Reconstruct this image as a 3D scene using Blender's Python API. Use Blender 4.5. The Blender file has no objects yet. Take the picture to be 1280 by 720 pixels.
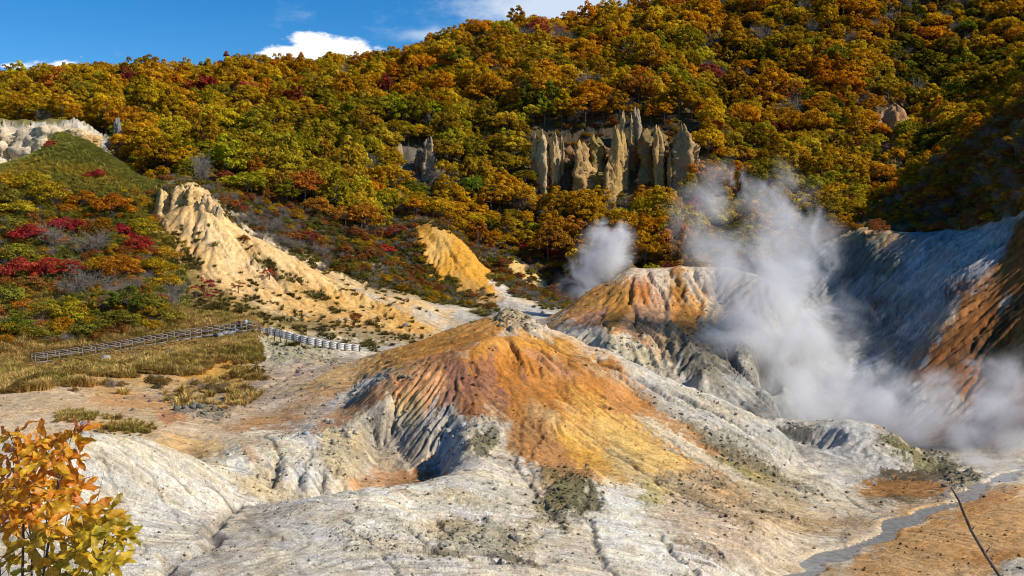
import bpy, math, time
import numpy as np
T0 = time.time()
rng = np.random.default_rng(7)

# ------------------------------------------------------------------ camera, world, sun, exposure
CAMZ, HOR, F = 30.0, 300.0, 1300.0          # eye height, horizon row and focal length (in 1280x720 photograph pixels)
SC = bpy.context.scene
COL = SC.collection
cam = bpy.data.cameras.new('camera')
cam.sensor_width = 36.0
cam.lens = 36.0 * F / 1280.0
cam.shift_y = -(360.0 - HOR) / 1280.0
cam.clip_start = 0.2
cam.clip_end = 20000
camo = bpy.data.objects.new('camera', cam)
camo.location = (0, 0, CAMZ)
camo.rotation_euler = (math.radians(90), 0, 0)
COL.objects.link(camo)
SC.camera = camo

SUN_AZ = math.radians(105.0)     # clockwise from +Y (the view direction): the sun stands to the right
SUN_EL = math.radians(38.0)
sun_dir = np.array([math.sin(SUN_AZ) * math.cos(SUN_EL), math.cos(SUN_AZ) * math.cos(SUN_EL), math.sin(SUN_EL)])

def node_tools(nt):
    N = nt.nodes
    Lk = nt.links
    def n(t, **kw):
        nd = N.new(t)
        for k, v in kw.items():
            if k.startswith('i_'):
                key = k[2:]
                key = int(key) if key.isdigit() else key.replace('_', ' ')
                s = nd.inputs[key]
                if hasattr(v, 'is_output') or isinstance(v, bpy.types.NodeSocket):
                    Lk.new(v, s)
                else:
                    s.default_value = v
            else:
                setattr(nd, k, v)
        return nd
    def m(op, a, b=None, c=None, clamp=False):
        nd = N.new('ShaderNodeMath'); nd.operation = op; nd.use_clamp = clamp
        for i, v in enumerate((a, b, c)):
            if v is None: continue
            if isinstance(v, bpy.types.NodeSocket): Lk.new(v, nd.inputs[i])
            else: nd.inputs[i].default_value = v
        return nd.outputs[0]
    def ramp(fac, stops, interp='LINEAR'):
        nd = N.new('ShaderNodeValToRGB'); nd.color_ramp.interpolation = interp
        el = nd.color_ramp.elements
        while len(el) < len(stops): el.new(0.5)
        for e, (p, c) in zip(el, stops):
            e.position = p; e.color = (*c, 1) if len(c) == 3 else c
        Lk.new(fac, nd.inputs[0])
        return nd.outputs[0]
    def mix(fac, a, b, blend='MIX'):
        nd = N.new('ShaderNodeMix'); nd.data_type = 'RGBA'; nd.blend_type = blend; nd.clamp_result = False
        for s, v in ((nd.inputs[0], fac), (nd.inputs[6], a), (nd.inputs[7], b)):
            if isinstance(v, bpy.types.NodeSocket): Lk.new(v, s)
            elif isinstance(v, (int, float)): s.default_value = v
            else: s.default_value = (*v, 1)
        return nd.outputs[2]
    return n, m, ramp, mix, Lk

world = bpy.data.worlds.new('World')
SC.world = world
world.use_nodes = True
nt = world.node_tree
nt.nodes.clear()
n, m, ramp, mix, Lk = node_tools(nt)
sky = n('ShaderNodeTexSky', sky_type='NISHITA', sun_disc=False, sun_elevation=SUN_EL, sun_rotation=SUN_AZ,
        altitude=600.0, air_density=0.8, dust_density=0.15, ozone_density=3.0)
hs = n('ShaderNodeHueSaturation', i_Saturation=1.4, i_Value=1.55, i_Color=sky.outputs[0])
# clouds: layered noise on the dome of the sky, a few banks low over the hills
geo = n('ShaderNodeNewGeometry')
sep = n('ShaderNodeSeparateXYZ', i_0=geo.outputs['Incoming'])
el_z = m('MULTIPLY', sep.outputs[2], -1.0)
ux = m('MULTIPLY', sep.outputs[0], -1.0)
uy = m('MULTIPLY', sep.outputs[1], -1.0)
tx = m('DIVIDE', ux, m('MAXIMUM', uy, 0.05))
tz = m('DIVIDE', el_z, m('MAXIMUM', uy, 0.05))
vec = n('ShaderNodeCombineXYZ', i_0=m('MULTIPLY', ux, 1.0), i_1=uy, i_2=m('MULTIPLY', el_z, 2.2))
nz1 = n('ShaderNodeTexNoise', i_Vector=vec.outputs[0], i_Scale=9.0, i_Detail=8.0, i_Roughness=0.62)
nz2 = n('ShaderNodeTexNoise', i_Vector=vec.outputs[0], i_Scale=46.0, i_Detail=7.0, i_Roughness=0.6)
def bank(cx, cz, rx, rz):
    a = m('POWER', m('DIVIDE', m('SUBTRACT', tx, cx), rx), 2.0)
    b = m('POWER', m('DIVIDE', m('SUBTRACT', tz, cz), rz), 2.0)
    return m('POWER', 2.718, m('MULTIPLY', m('ADD', a, b), -1.0))
def pxt(px): return (px - 640) / F
def pyt(py): return (HOR - py) / F
cumulus = m('ADD', m('ADD', m('ADD', bank(pxt(398), pyt(60), 0.036, 0.0135), bank(pxt(440), pyt(66), 0.034, 0.011)), m('ADD', bank(pxt(350), pyt(68), 0.024, 0.008), m('MULTIPLY', bank(pxt(392), pyt(47), .020, .007), .55))),
            m('ADD', bank(pxt(78), pyt(80), 0.02, 0.006), bank(pxt(20), pyt(82), 0.02, 0.005)))
cum = m('ADD', cumulus, m('MULTIPLY', m('SUBTRACT', nz2.outputs[0], 0.5), 2.0))
cum = n('ShaderNodeMapRange', interpolation_type='SMOOTHSTEP', i_0=cum, i_1=0.40, i_2=0.95).outputs[0]
veil = m('ADD', m('MULTIPLY', bank(pxt(680), pyt(6), 0.14, 0.030), 0.62), m('MULTIPLY', bank(pxt(535), pyt(46), 0.045, 0.009), 0.42))
veil = m('ADD', veil, m('MULTIPLY', m('SUBTRACT', nz1.outputs[0], 0.5), 1.5))
veil = n('ShaderNodeMapRange', interpolation_type='SMOOTHSTEP', i_0=veil, i_1=0.18, i_2=0.75).outputs[0]
c1 = mix(m('MULTIPLY', veil, 0.75), hs.outputs[0], (9.5, 10.3, 11.2))
c2 = mix(m('MULTIPLY', cum, 0.95), c1, (13.0, 13.2, 13.4))
bg = n('ShaderNodeBackground', i_Color=c2, i_Strength=0.07)
out = n('ShaderNodeOutputWorld', i_Surface=bg.outputs[0])

sl = bpy.data.lights.new('sun', 'SUN')
sl.energy = 4.5
sl.angle = math.radians(0.53)
sl.color = (1.0, 0.93, 0.82)
so = bpy.data.objects.new('sun', sl)
import mathutils
so.rotation_euler = mathutils.Vector(sun_dir).to_track_quat('Z', 'Y').to_euler()
so.location = (200, 0, 200)
COL.objects.link(so)

SC.view_settings.view_transform = 'Standard'
SC.view_settings.look = 'None'
SC.view_settings.exposure = 0.35
SC.view_settings.gamma = 1.0
SC.cycles.volume_step_rate = 0.5
SC.cycles.volume_max_steps = 256
SC.cycles.volume_bounces = 4
SC.cycles.max_bounces = 7
SC.cycles.diffuse_bounces = 3
SC.cycles.transparent_max_bounces = 12
SC.cycles.use_denoising = True
SC.cycles.filter_width = 1.05

# ------------------------------------------------------------------ numeric helpers
def P3(px, py, Y):
    return np.array([(px - 640) / F * Y, Y, CAMZ - (py - HOR) / F * Y])

_perm = np.random.default_rng(3).permutation(512)
_ang = np.random.default_rng(4).random(512) * 2 * math.pi
_gx, _gy = np.cos(_ang), np.sin(_ang)
def perlin(x, y, seed=0):
    x = np.asarray(x, float); y = np.asarray(y, float)
    xi = np.floor(x).astype(np.int64); yi = np.floor(y).astype(np.int64)
    fx = x - xi; fy = y - yi
    u = fx * fx * fx * (fx * (fx * 6 - 15) + 10); v = fy * fy * fy * (fy * (fy * 6 - 15) + 10)
    def g(ix, iy, dx, dy):
        h = _perm[(_perm[(ix + seed * 57) & 511] + iy) & 511]
        return _gx[h] * dx + _gy[h] * dy
    a = g(xi, yi, fx, fy); b = g(xi + 1, yi, fx - 1, fy)
    c = g(xi, yi + 1, fx, fy - 1); d = g(xi + 1, yi + 1, fx - 1, fy - 1)
    return (a + u * (b - a) + v * ((c + u * (d - c)) - (a + u * (b - a)))) * 1.5
def fbm(x, y, scale, octs=4, gain=0.5, seed=0, ridged=False):
    t = np.zeros(np.broadcast(x, y).shape); amp = 1.0; tot = 0
    ca, sa = math.cos(0.6), math.sin(0.6)
    X, Yy = np.asarray(x) * scale, np.asarray(y) * scale
    for o in range(octs):
        p = perlin(X, Yy, seed + o)
        t += amp * ((1 - 2 * np.abs(p)) if ridged else p); tot += amp
        amp *= gain
        X, Yy = (X * ca - Yy * sa) * 2.03 + 11.3, (X * sa + Yy * ca) * 2.03 - 7.7
    return t / tot

# ------------------------------------------------------------------ terrain: survey lines (photo column, photo row, distance) of crests, hollows and faces
SURVEY = [
 # ground under and just below the viewpoint
 [(-300,1236,2.5),(640,1236,2.5),(1580,1236,2.5)],[(-300,950,6),(640,950,6),(1580,950,6)],[(-300,1130,9),(200,1130,9),(640,1150,9),(1100,1150,9),(1580,1150,9)],[(-300,1150,14),(200,1150,14),(640,1150,14),(1100,1150,14),(1580,1150,14)],
 [(-280,800,30),(100,790,33),(430,780,34),(640,790,37),(850,790,44),(1000,785,50),(1300,790,49),(1560,790,49)],
 # pale dome
 [(-280,590,50),(-100,577,50),(0,566,52),(60,553,55),(100,543,58),(140,539,61),(190,550,64),(240,569,67),(275,583,69)],
 [(-250,600,70),(0,580,69),(80,573,70),(140,569,71),(200,572,74),(240,578,76)],
 [(-200,650,42),(30,640,44),(120,620,50),(200,622,54),(270,612,60)],
 [(-200,720,36),(60,720,37),(150,720,38),(195,690,43)],
 # gully beside the dome
 [(300,628,63),(292,633,60),(255,647,54),(240,672,48),(230,702,43),(226,727,38),(224,780,32)],
 # near hump
 [(330,628,62),(380,621,61),(430,614,61),(490,607,63),(540,600,65),(575,590,68),(610,578,72)],
 [(350,630,68),(420,625,71),(480,621,74),(530,614,77)],
 [(290,700,43),(300,680,47),(330,655,53)],[(400,690,45),(420,650,53)],[(480,690,46),(520,640,56)],
 [(520,648,57),(600,661,56),(660,668,56)],[(540,694,47),(600,706,46),(660,712,47)],[(580,684,50),(640,692,51)],
 [(590,640,59),(620,605,66)],
 [(745,590,74),(760,640,64),(800,700,55),(830,740,50)],[(700,722,48),(690,690,53)],
 [(670,600,70),(720,620,67),(700,650,61)],
 [(850,690,58),(900,722,55)],[(950,705,60),(960,650,70)],
 # orange mound: front crest, rear crest, saddle and lee side
 [(600,429,100),(618,423,101),(646,418,103),(684,430,103),(720,450,101),(760,475,99)],
 [(430,458,122),(470,440,125),(521,426,125),(570,408,126),(618,391,127),(638,387,127),(673,403,124),(720,421,121),(755,435,119),(800,456,116),(840,475,113),(905,500,109),(950,522,106),(985,548,101),(1010,575,96),(1050,610,89)],
 [(430,462,142),(520,450,146),(620,440,146),(700,450,142),(780,474,136),(860,503,129),(930,530,123)],
 [(600,424,112),(646,430,112),(690,438,111),(740,455,109)],
 [(500,450,108),(560,440,108),(600,425,110)],
 [(600,430,99),(560,448,97),(520,462,95),(490,490,92),(470,508,90)],
 [(590,480,92),(640,460,97),(700,480,95)],[(580,512,87),(640,522,86),(700,522,86),(750,542,86)],
 [(800,500,100),(850,530,95),(900,550,93),(950,570,92)],[(800,562,84),(870,592,82),(930,622,79),(980,652,73),(1040,645,79)],[(700,570,80),(760,600,76)],
 # scooped-out hollow on the near flank
 [(425,545,85),(440,530,88),(460,515,90),(480,505,90)],[(470,545,88),(490,560,86.5),(500,585,83)],[(450,606,76),(490,606,77),(525,603,78)],
 [(530,535,86),(550,550,84),(565,560,82)],[(545,592,81),(548,575,84)],[(575,545,80),(600,552,79),(620,575,76)],[(440,585,77),(450,560,82)],
 # left flank
 [(430,480,112),(380,470,118),(330,500,105)],[(420,512,98),(370,522,94)],[(300,480,118),(350,470,124)],[(400,533,88),(345,537,86)],[(430,462,119),(400,462,122)],
 # pale rocky hollow
 [(310,560,76),(350,547,81),(400,545,82)],[(430,570,78),(370,565,76),(330,590,71),(390,600,70),(440,602,73)],
 # sandy flats
 [(-250,525,84),(-100,522,84),(0,532,80),(60,522,84),(160,527,84),(200,545,79),(260,540,84)],[(100,500,96),(200,500,102),(280,510,98)],
 [(250,480,118),(330,465,128),(345,442,140),(400,452,135)],
 [(-250,480,105),(20,490,100),(60,470,112),(130,470,118),(200,460,125),(260,448,133),(300,430,143)],
 # boardwalk bench
 [(-250,462,122),(-100,456,128),(50,456,134),(100,449,138),(150,440,141),(200,431,144),(260,421,148),(320,414,151)],
 [(335,427,152),(370,432,152),(400,437,152),(450,441,152)],[(450,427,166),(380,420,166),(340,411,164)],
 # shrub hillside and green knoll
 [(-250,430,136),(0,425,140),(60,425,143)],[(-200,385,156),(0,380,158),(60,390,156),(130,395,154),(200,388,157)],
 [(-250,310,185),(0,300,185),(80,310,185),(150,320,182),(190,340,178)],[(-250,262,200),(0,250,206),(80,255,208),(150,270,206),(190,290,201)],
 [(-250,232,225),(0,213,232),(40,197,240),(75,168,250),(110,180,246),(150,205,238),(185,228,228),(205,241,222)],
 [(-250,240,270),(0,235,272),(80,229,275),(150,240,270),(200,245,255)],
 [(-250,180,300),(0,160,300),(60,158,300),(105,166,296),(130,190,290)],[(-250,256,287),(0,252,287),(60,243,287),(110,228,287)],
 [(-200,175,330),(0,172,330),(100,176,330)],
 # yellow ridge with rock head
 [(205,241,220),(215,237,217),(235,235,216),(255,245,215),(270,262,212)],
 [(285,275,211),(300,285,210),(350,311,208),(400,340,206),(460,362,203),(500,376,199),(540,395,193),(560,408,188),(580,417,180)],
 [(200,285,206),(230,290,203),(270,292,203),(300,320,200),(350,350,196),(400,372,194),(450,385,192),(500,400,187)],
 [(210,330,190),(240,370,176),(270,390,168),(320,401,163),(380,409,167),(440,413,173),(500,415,177),(540,419,178)],
 [(300,294,223),(350,320,221),(400,346,219),(480,376,212)],
 [(215,225,245),(270,240,244),(330,262,248),(400,285,250),(470,312,250),(490,350,236),(540,378,222),(590,392,211)],
 # ochre cliffs behind
 [(470,302,276),(510,291,280),(545,282,282),(575,300,278),(610,335,268),(640,366,252)],[(500,325,263),(540,342,256),(590,362,246),(620,382,234)],[(520,362,240),(560,372,240)],
 [(635,318,302),(660,345,290),(690,372,270)],[(650,356,272),(620,350,282)],
 [(570,401,200),(600,393,212),(640,378,232),(690,380,240)],[(660,392,214),(720,400,205)],
 # far orange mound
 [(672,410,168),(700,391,171),(740,362,174),(770,345,176),(790,334,178),(850,331,180),(910,332,179),(950,345,171),(980,372,161)],
 [(720,388,203),(790,380,204),(860,378,204),(940,378,202),(1000,380,196)],
 [(700,406,158),(740,400,157),(790,390,159),(850,380,163),(900,380,163)],[(760,425,144),(830,432,145),(890,432,145),(940,440,143)],[(880,472,131),(940,485,134),(980,480,138)],
 # right-hand hill, brown spur, vent basin
 [(1000,318,240),(1030,302,234),(1080,284,226),(1130,288,213),(1200,290,196),(1250,280,183),(1280,272,175),(1350,240,166),(1560,200,160)],
 [(1000,328,262),(1080,296,246),(1200,294,222)],
 [(1020,342,220),(1060,340,211),(1100,330,202),(1160,320,191)],[(1040,400,196),(1090,400,184),(1130,382,179)],[(1050,440,176),(1110,440,166),(1150,425,160)],
 [(1000,500,156),(1060,482,158),(1125,476,152)],
 [(1262,300,171),(1220,350,161),(1180,400,153),(1150,440,148),(1130,470,144)],[(1280,350,150),(1280,420,136),(1240,450,136),(1200,482,133)],[(1280,500,119),(1230,522,123)],
 [(1400,330,135),(1400,420,118),(1400,510,105)],[(1560,350,125),(1560,500,100)],
 [(960,512,141),(1000,542,129),(1100,552,126),(1180,562,119),(1250,577,111),(1300,590,105)],[(1200,592,106),(1120,565,119)],
 # low cratered mound
 [(955,524,117),(1000,523,120),(1060,525,120),(1100,533,118),(1150,555,113),(1200,575,107),(1235,592,101)],[(1000,563,109),(1020,566,107),(985,552,112)],
 [(1050,590,100),(1100,600,98),(1150,602,97),(1200,602,96)],[(1000,590,98),(1030,605,92)],
 # stream bed and sand flat
 [(960,742,57),(1000,716,62),(1050,691,67),(1130,653,76),(1200,623,85),(1238,603,92),(1262,591,97),(1330,585,103)],
 [(1250,601,94),(1280,597,95),(1400,590,95)],[(1150,670,71),(1200,640,78),(1280,640,77)],[(1100,710,62.2),(1200,700,63.7),(1280,720,60.7)],[(1400,650,70),(1540,640,70)],
 # forested mountain
 [(-300,118,470),(0,121,470),(150,118,470),(250,115,480),(330,104,490),(430,106,500),(500,100,510),(570,62,520),(650,52,530),(740,45,540),(830,25,550),(950,-20,560),(1100,-60,570),(1280,-100,580),(1560,-150,580)],
 [(-300,150,390),(0,152,390),(130,152,380),(230,152,380),(330,162,370)],[(250,205,310),(330,232,300),(430,225,320),(500,255,315)],
 [(430,140,420),(500,155,405),(560,130,420),(650,110,430),(740,100,440)],
 [(670,237,350),(720,238,350),(770,240,352),(830,240,350),(875,237,348)],[(660,160,370),(720,170,370),(770,150,373),(830,162,370),(880,165,366)],
 [(560,282,315),(650,322,310),(720,345,300),(780,325,290),(850,318,282),(920,318,276),(980,305,280),(1040,290,290)],
 [(490,215,345),(540,220,345)],[(490,185,356),(540,180,358)],[(600,230,350)],
 [(900,150,430),(1000,130,430),(1080,120,430)],[(950,225,355),(1020,215,355)],
 [(1060,280,300),(1100,235,350),(1150,180,400)],
 [(1085,276,262),(1142,238,258),(1204,193,252),(1267,143,245),(1330,95,240),(1560,0,230)],[(1160,240,310),(1220,190,330),(1300,140,330)],
 [(1150,110,455),(1200,75,465),(1280,35,470),(1400,-20,470),(1560,-80,470)],
 [(-300,140,720),(300,140,720),(800,100,720),(1200,60,720),(1580,40,720)],
]
KB = 400.0
pts = []
for line in SURVEY:
    L = [np.array([p[0], KB * math.log(p[2]), P3(*p)[2]]) for p in line]
    pts.append(L[0])
    for a, b in zip(L[:-1], L[1:]):
        k = max(1, int(round(np.hypot(b[0] - a[0], b[1] - a[1]) / 26.0)))
        for i in range(1, k + 1):
            pts.append(a + (b - a) * i / k)
pts = np.array(pts)
# drop near duplicates
keep = []
for i in range(len(pts)):
    if all((pts[i, 0] - pts[j, 0])**2 + (pts[i, 1] - pts[j, 1])**2 > 16 for j in keep):
        keep.append(i)
pts = pts[keep]
CC = 9.0
D = np.sqrt((pts[:, None, 0] - pts[None, :, 0])**2 + (pts[:, None, 1] - pts[None, :, 1])**2 + CC * CC)
nP = len(pts)
A = np.zeros((nP + 3, nP + 3))
A[:nP, :nP] = -D + np.eye(nP) * 1.5
Q = np.stack([np.ones(nP), pts[:, 0] / 1000, pts[:, 1] / 1000], 1)
A[:nP, nP:] = Q; A[nP:, :nP] = Q.T
W = np.linalg.solve(A, np.concatenate([pts[:, 2], np.zeros(3)]))
def survey_height(a, b):
    o = np.empty(a.shape); af = a.ravel(); bf = b.ravel(); of = o.ravel()
    a32 = pts[:, 0].astype(np.float32); b32 = pts[:, 1].astype(np.float32); w32 = W[:nP]
    for s in range(0, af.size, 20000):
        e = min(af.size, s + 20000)
        d = (af[s:e, None].astype(np.float32) - a32)**2
        d += (bf[s:e, None].astype(np.float32) - b32)**2
        d += CC * CC
        np.sqrt(d, out=d)
        of[s:e] = -(d.astype(np.float64) @ w32) + W[nP] + W[nP + 1] * af[s:e] / 1000 + W[nP + 2] * bf[s:e] / 1000
    return of.reshape(a.shape)

# polar sheet: columns fan out from the viewpoint, rows grow with distance
NC = 940
cols = np.linspace(-260, 1540, NC)
def spaced(a, b, k): return np.exp(np.linspace(math.log(a), math.log(b), k, endpoint=False))
rows = np.concatenate([spaced(2.5, 16, 50), spaced(16, 34, 60), spaced(34, 135, 560), spaced(135, 300, 250), spaced(300, 720, 110), [720.0]])
NR = len(rows)
# coarse evaluation, then upsample
ca = np.linspace(-260, 1540, 480); cb = np.linspace(KB * math.log(2.5), KB * math.log(720), 700)
ZA, ZB = np.meshgrid(ca, cb, indexing='xy')
ZC = survey_height(ZA, ZB)
def cubic(p0, p1, p2, p3, t):
    return p1 + 0.5 * t * (p2 - p0 + t * (2 * p0 - 5 * p1 + 4 * p2 - p3 + t * (3 * (p1 - p2) + p3 - p0)))
def coarse(a, b):
    fa = np.clip((a - ca[0]) / (ca[1] - ca[0]), 1, len(ca) - 3.001); fb = np.clip((b - cb[0]) / (cb[1] - cb[0]), 1, len(cb) - 3.001)
    ia = fa.astype(int); ib = fb.astype(int); ta = fa - ia; tb = fb - ib
    r = [cubic(*[ZC[ib + j, ia + i] for i in (-1, 0, 1, 2)], ta) for j in (-1, 0, 1, 2)]
    return cubic(*r, tb)
print('survey', nP, round(time.time() - T0, 1))

# ---- rain-worn rills: a droplet simulation on square grids over the bare ground
def bil(G, fx, fy):
    ix = fx.astype(int); iy = fy.astype(int); tx = fx - ix; ty = fy - iy
    a = G[iy, ix]; b = G[iy, ix + 1]; c = G[iy + 1, ix]; d = G[iy + 1, ix + 1]
    return a * (1 - tx) * (1 - ty) + b * tx * (1 - ty) + c * (1 - tx) * ty + d * tx * ty
def erode(Hh, cell, batches, batch, steps, seed, K=4.0, er=0.35, dep=0.25, inertia=0.12):
    r = np.random.default_rng(seed)
    ny, nx = Hh.shape
    Hh = Hh / cell
    flat = Hh.ravel()
    flow = np.zeros(ny * nx)
    for bt in range(batches):
        x = r.random(batch) * (nx - 4) + 1; y = r.random(batch) * (ny - 4) + 1
        dx = np.zeros(batch); dy = np.zeros(batch); sp = np.ones(batch); wat = np.ones(batch); sed = np.zeros(batch)
        for s in range(steps):
            ix = x.astype(int); iy = y.astype(int); tx = x - ix; ty = y - iy
            k = iy * nx + ix
            a = flat[k]; b = flat[k + 1]; c = flat[k + nx]; d = flat[k + nx + 1]
            gx = (b - a) * (1 - ty) + (d - c) * ty; gy = (c - a) * (1 - tx) + (d - b) * tx
            h0 = a * (1 - tx) * (1 - ty) + b * tx * (1 - ty) + c * (1 - tx) * ty + d * tx * ty
            dx = dx * inertia - gx * (1 - inertia); dy = dy * inertia - gy * (1 - inertia)
            l = np.sqrt(dx * dx + dy * dy) + 1e-9
            dx /= l; dy /= l
            x2 = x + dx; y2 = y + dy
            ok = (x2 > 1) & (x2 < nx - 3) & (y2 > 1) & (y2 < ny - 3)
            x2 = np.where(ok, x2, x); y2 = np.where(ok, y2, y)
            jx = x2.astype(int); jy = y2.astype(int); ux_ = x2 - jx; uy_ = y2 - jy; kk = jy * nx + jx
            h1 = flat[kk] * (1 - ux_) * (1 - uy_) + flat[kk + 1] * ux_ * (1 - uy_) + flat[kk + nx] * (1 - ux_) * uy_ + flat[kk + nx + 1] * ux_ * uy_
            dh = h1 - h0
            cap = np.maximum(-dh, 0.01) * sp * wat * K
            up = dh > 0
            amt = np.where(up, np.minimum(dh, sed), np.where(sed > cap, (sed - cap) * dep, -np.minimum((cap - sed) * er, np.maximum(-dh, 0))))
            amt = np.where(ok, np.clip(amt, -.12, .05), 0)
            sed -= amt
            w00 = (1 - tx) * (1 - ty); w10 = tx * (1 - ty); w01 = (1 - tx) * ty; w11 = tx * ty
            np.add.at(flat, k, amt * w00); np.add.at(flat, k + 1, amt * w10)
            np.add.at(flat, k + nx, amt * w01); np.add.at(flat, k + nx + 1, amt * w11)
            np.add.at(flow, k, wat)
            sp = np.sqrt(np.maximum(sp * sp - dh * 0.6, 0.05)); wat *= 0.985
            x, y = x2, y2
    return flat.reshape(ny, nx) * cell, flow.reshape(ny, nx)
def base_height(X, Y_):
    z = coarse(X / Y_ * F + 640, KB * np.log(Y_))
    s = Y_ / 90.0
    qx = X / Y_ * 90.0; qy = 90.0 * np.log(Y_)
    z = z + 0.30 * s * fbm(qx, qy, 0.13, 4, 0.45, 5) + 0.05 * s * fbm(qx, qy, 0.9, 3, 0.5, 9)
    return z
class Patch:
    def __init__(self, x0, x1, y0, y1, cell, batches, batch, steps, seed, er):
        self.x0, self.y0, self.cell = x0, y0, cell
        gx = np.arange(x0, x1, cell); gy = np.arange(y0, y1, cell)
        X, Y_ = np.meshgrid(gx, gy)
        self.h = base_height(X, Y_)
        e, self.flow = erode(self.h.copy(), cell, batches, batch, steps, seed, er=er)
        ny, nx = e.shape
        self.flow = np.log1p(self.flow)
        d = np.clip(e - self.h, -5 * cell, 2 * cell)
        wx = np.clip(np.minimum(np.arange(nx), np.arange(nx)[::-1]) / 25.0, 0, 1); wy = np.clip(np.minimum(np.arange(ny), np.arange(ny)[::-1]) / 25.0, 0, 1)
        self.w = wy[:, None] * wx[None, :]
        self.d = d * self.w
        # streaks that run down the slope: noise averaged along the fall line
        def boxblur(A, r_):
            for ax in (0, 1):
                c_ = np.cumsum(np.concatenate([np.repeat(np.take(A, [0], ax), r_ + 1, ax), A, np.repeat(np.take(A, [-1], ax), r_, ax)], ax), ax)
                n_ = A.shape[ax]; A = (np.take(c_, np.arange(2 * r_ + 1, 2 * r_ + 1 + n_), ax) - np.take(c_, np.arange(0, n_), ax)) / (2 * r_ + 1)
            return A
        gy_, gx_ = np.gradient(boxblur(boxblur(self.h, 11), 7))
        l = np.sqrt(gx_**2 + gy_**2) + 1e-6
        gx_ /= l; gy_ /= l
        N = np.random.default_rng(seed + 50).standard_normal(e.shape).astype(np.float32)
        N = (N + np.roll(N, 1, 0) + np.roll(N, 1, 1) + np.roll(np.roll(N, 1, 0), 1, 1)) / 2
        acc = N.copy()
        yy0, xx0 = np.mgrid[0:ny, 0:nx].astype(np.float32)
        for sg in (-1, 1):
            xx, yy = xx0.copy(), yy0.copy()
            for k in range(18):
                ii = np.clip(yy.astype(int), 0, ny - 1); jj = np.clip(xx.astype(int), 0, nx - 1)
                xx = xx + sg * gx_[ii, jj] * 1.3; yy = yy + sg * gy_[ii, jj] * 1.3
                acc += N[np.clip(yy.astype(int), 0, ny - 1), np.clip(xx.astype(int), 0, nx - 1)]
        self.lic = acc / acc.std() * self.w
        bs = 5
        Nb = np.random.default_rng(seed + 60).standard_normal((ny // bs + 2, nx // bs + 2)).astype(np.float32)
        acc = np.zeros(e.shape, np.float32)
        for sg in (-1, 1):
            xx, yy = xx0.copy(), yy0.copy()
            for k in range(16):
                ii = np.clip(yy.astype(int), 0, ny - 1); jj = np.clip(xx.astype(int), 0, nx - 1)
                xx = xx + sg * gx_[ii, jj] * 4.0; yy = yy + sg * gy_[ii, jj] * 4.0
                fx, fy = np.clip(xx / bs, 0, nx // bs), np.clip(yy / bs, 0, ny // bs)
                acc += bil(Nb, fx, fy)
        self.lic2 = acc / acc.std() * self.w
    def sample(self, X, Y_):
        fx = (X - self.x0) / self.cell; fy = (Y_ - self.y0) / self.cell
        ny, nx = self.d.shape
        ok = (fx > 0) & (fx < nx - 2) & (fy > 0) & (fy < ny - 2)
        fx = np.where(ok, fx, 0); fy = np.where(ok, fy, 0)
        return np.where(ok, bil(self.d, fx, fy), 0), np.where(ok, bil(self.flow * self.w, fx, fy), 0), np.where(ok, bil(self.lic, fx, fy), 0), np.where(ok, bil(self.lic2, fx, fy), 0)
PATCHES = [Patch(-30, 46, 32, 132, 0.11, 26, 9000, 70, 1, 0.22), Patch(-95, 110, 95, 300, 0.30, 22, 9000, 70, 2, 0.25)]
print('erosion', round(time.time() - T0, 1))
def relief(X, Y_):
    z = base_height(X, Y_); fl = np.zeros_like(z); li = np.zeros_like(z); l2 = np.zeros_like(z)
    for p in PATCHES:
        d, f, l, ll = p.sample(X, Y_); l2 = np.where(ll != 0, ll, l2)
        z = z + d; fl = np.maximum(fl, f); li = np.where(l != 0, l, li)
    return z, fl, li, l2
CA, RB = np.meshgrid(cols, rows)
GX = (CA - 640) / F * RB; GY = RB.copy()
GZ, FLOW, LIC, LIC2 = relief(GX, GY)

STREAM = np.array([(930,760,54),(960,742,57),(1000,716,62),(1050,691,67),(1130,653,76),(1200,623,85),(1238,603,92),(1262,591,97),(1330,585,103),(1400,580,110)], float)
_t = np.linspace(0, len(STREAM) - 1, 140); _px = np.interp(_t, np.arange(len(STREAM)), STREAM[:, 0]); SY_ = np.interp(_t, np.arange(len(STREAM)), STREAM[:, 2])
SX_ = (_px - 640) / F * SY_ + .5 * np.sin(_t * 4.1) + .25 * np.sin(_t * 9.3); SW_ = .62 + .2 * np.sin(_t * 5) + .18 * np.sin(_t * 11 + 1)
_r0, _r1 = np.searchsorted(rows, 50), np.searchsorted(rows, 114); _c0 = np.searchsorted(cols, 880)
_sub = (slice(_r0, _r1), slice(_c0, NC)); _d = np.full(GX[_sub].shape, 1e9); _near = np.zeros(_d.shape, int)
for _i in range(len(SX_)):
    _e = np.hypot(GX[_sub] - SX_[_i], GY[_sub] - SY_[_i]) - SW_[_i]; _near = np.where(_e < _d, _i, _near); _d = np.minimum(_d, _e)
SZ_ = np.minimum.accumulate(CAMZ - (np.interp(_t, np.arange(len(STREAM)), STREAM[:, 1]) - HOR) / F * SY_)
_k = np.clip(1 - (_d + .2) / 2.2, 0, 1); _k = _k * _k * (3 - 2 * _k)
_bed = SZ_[_near] - .55 * np.clip(1 - (_d + .8) / 1.2, 0, 1)
GZ[_sub] += (_bed + .05 - GZ[_sub]) * _k
_c = P3(1004, 553, 111.5); _e = np.hypot((GX - _c[0]) / 4.6, (GY - _c[1]) / 4.2); GZ -= 1.35 * np.clip(1 - _e**2, 0, 1)**.8
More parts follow.
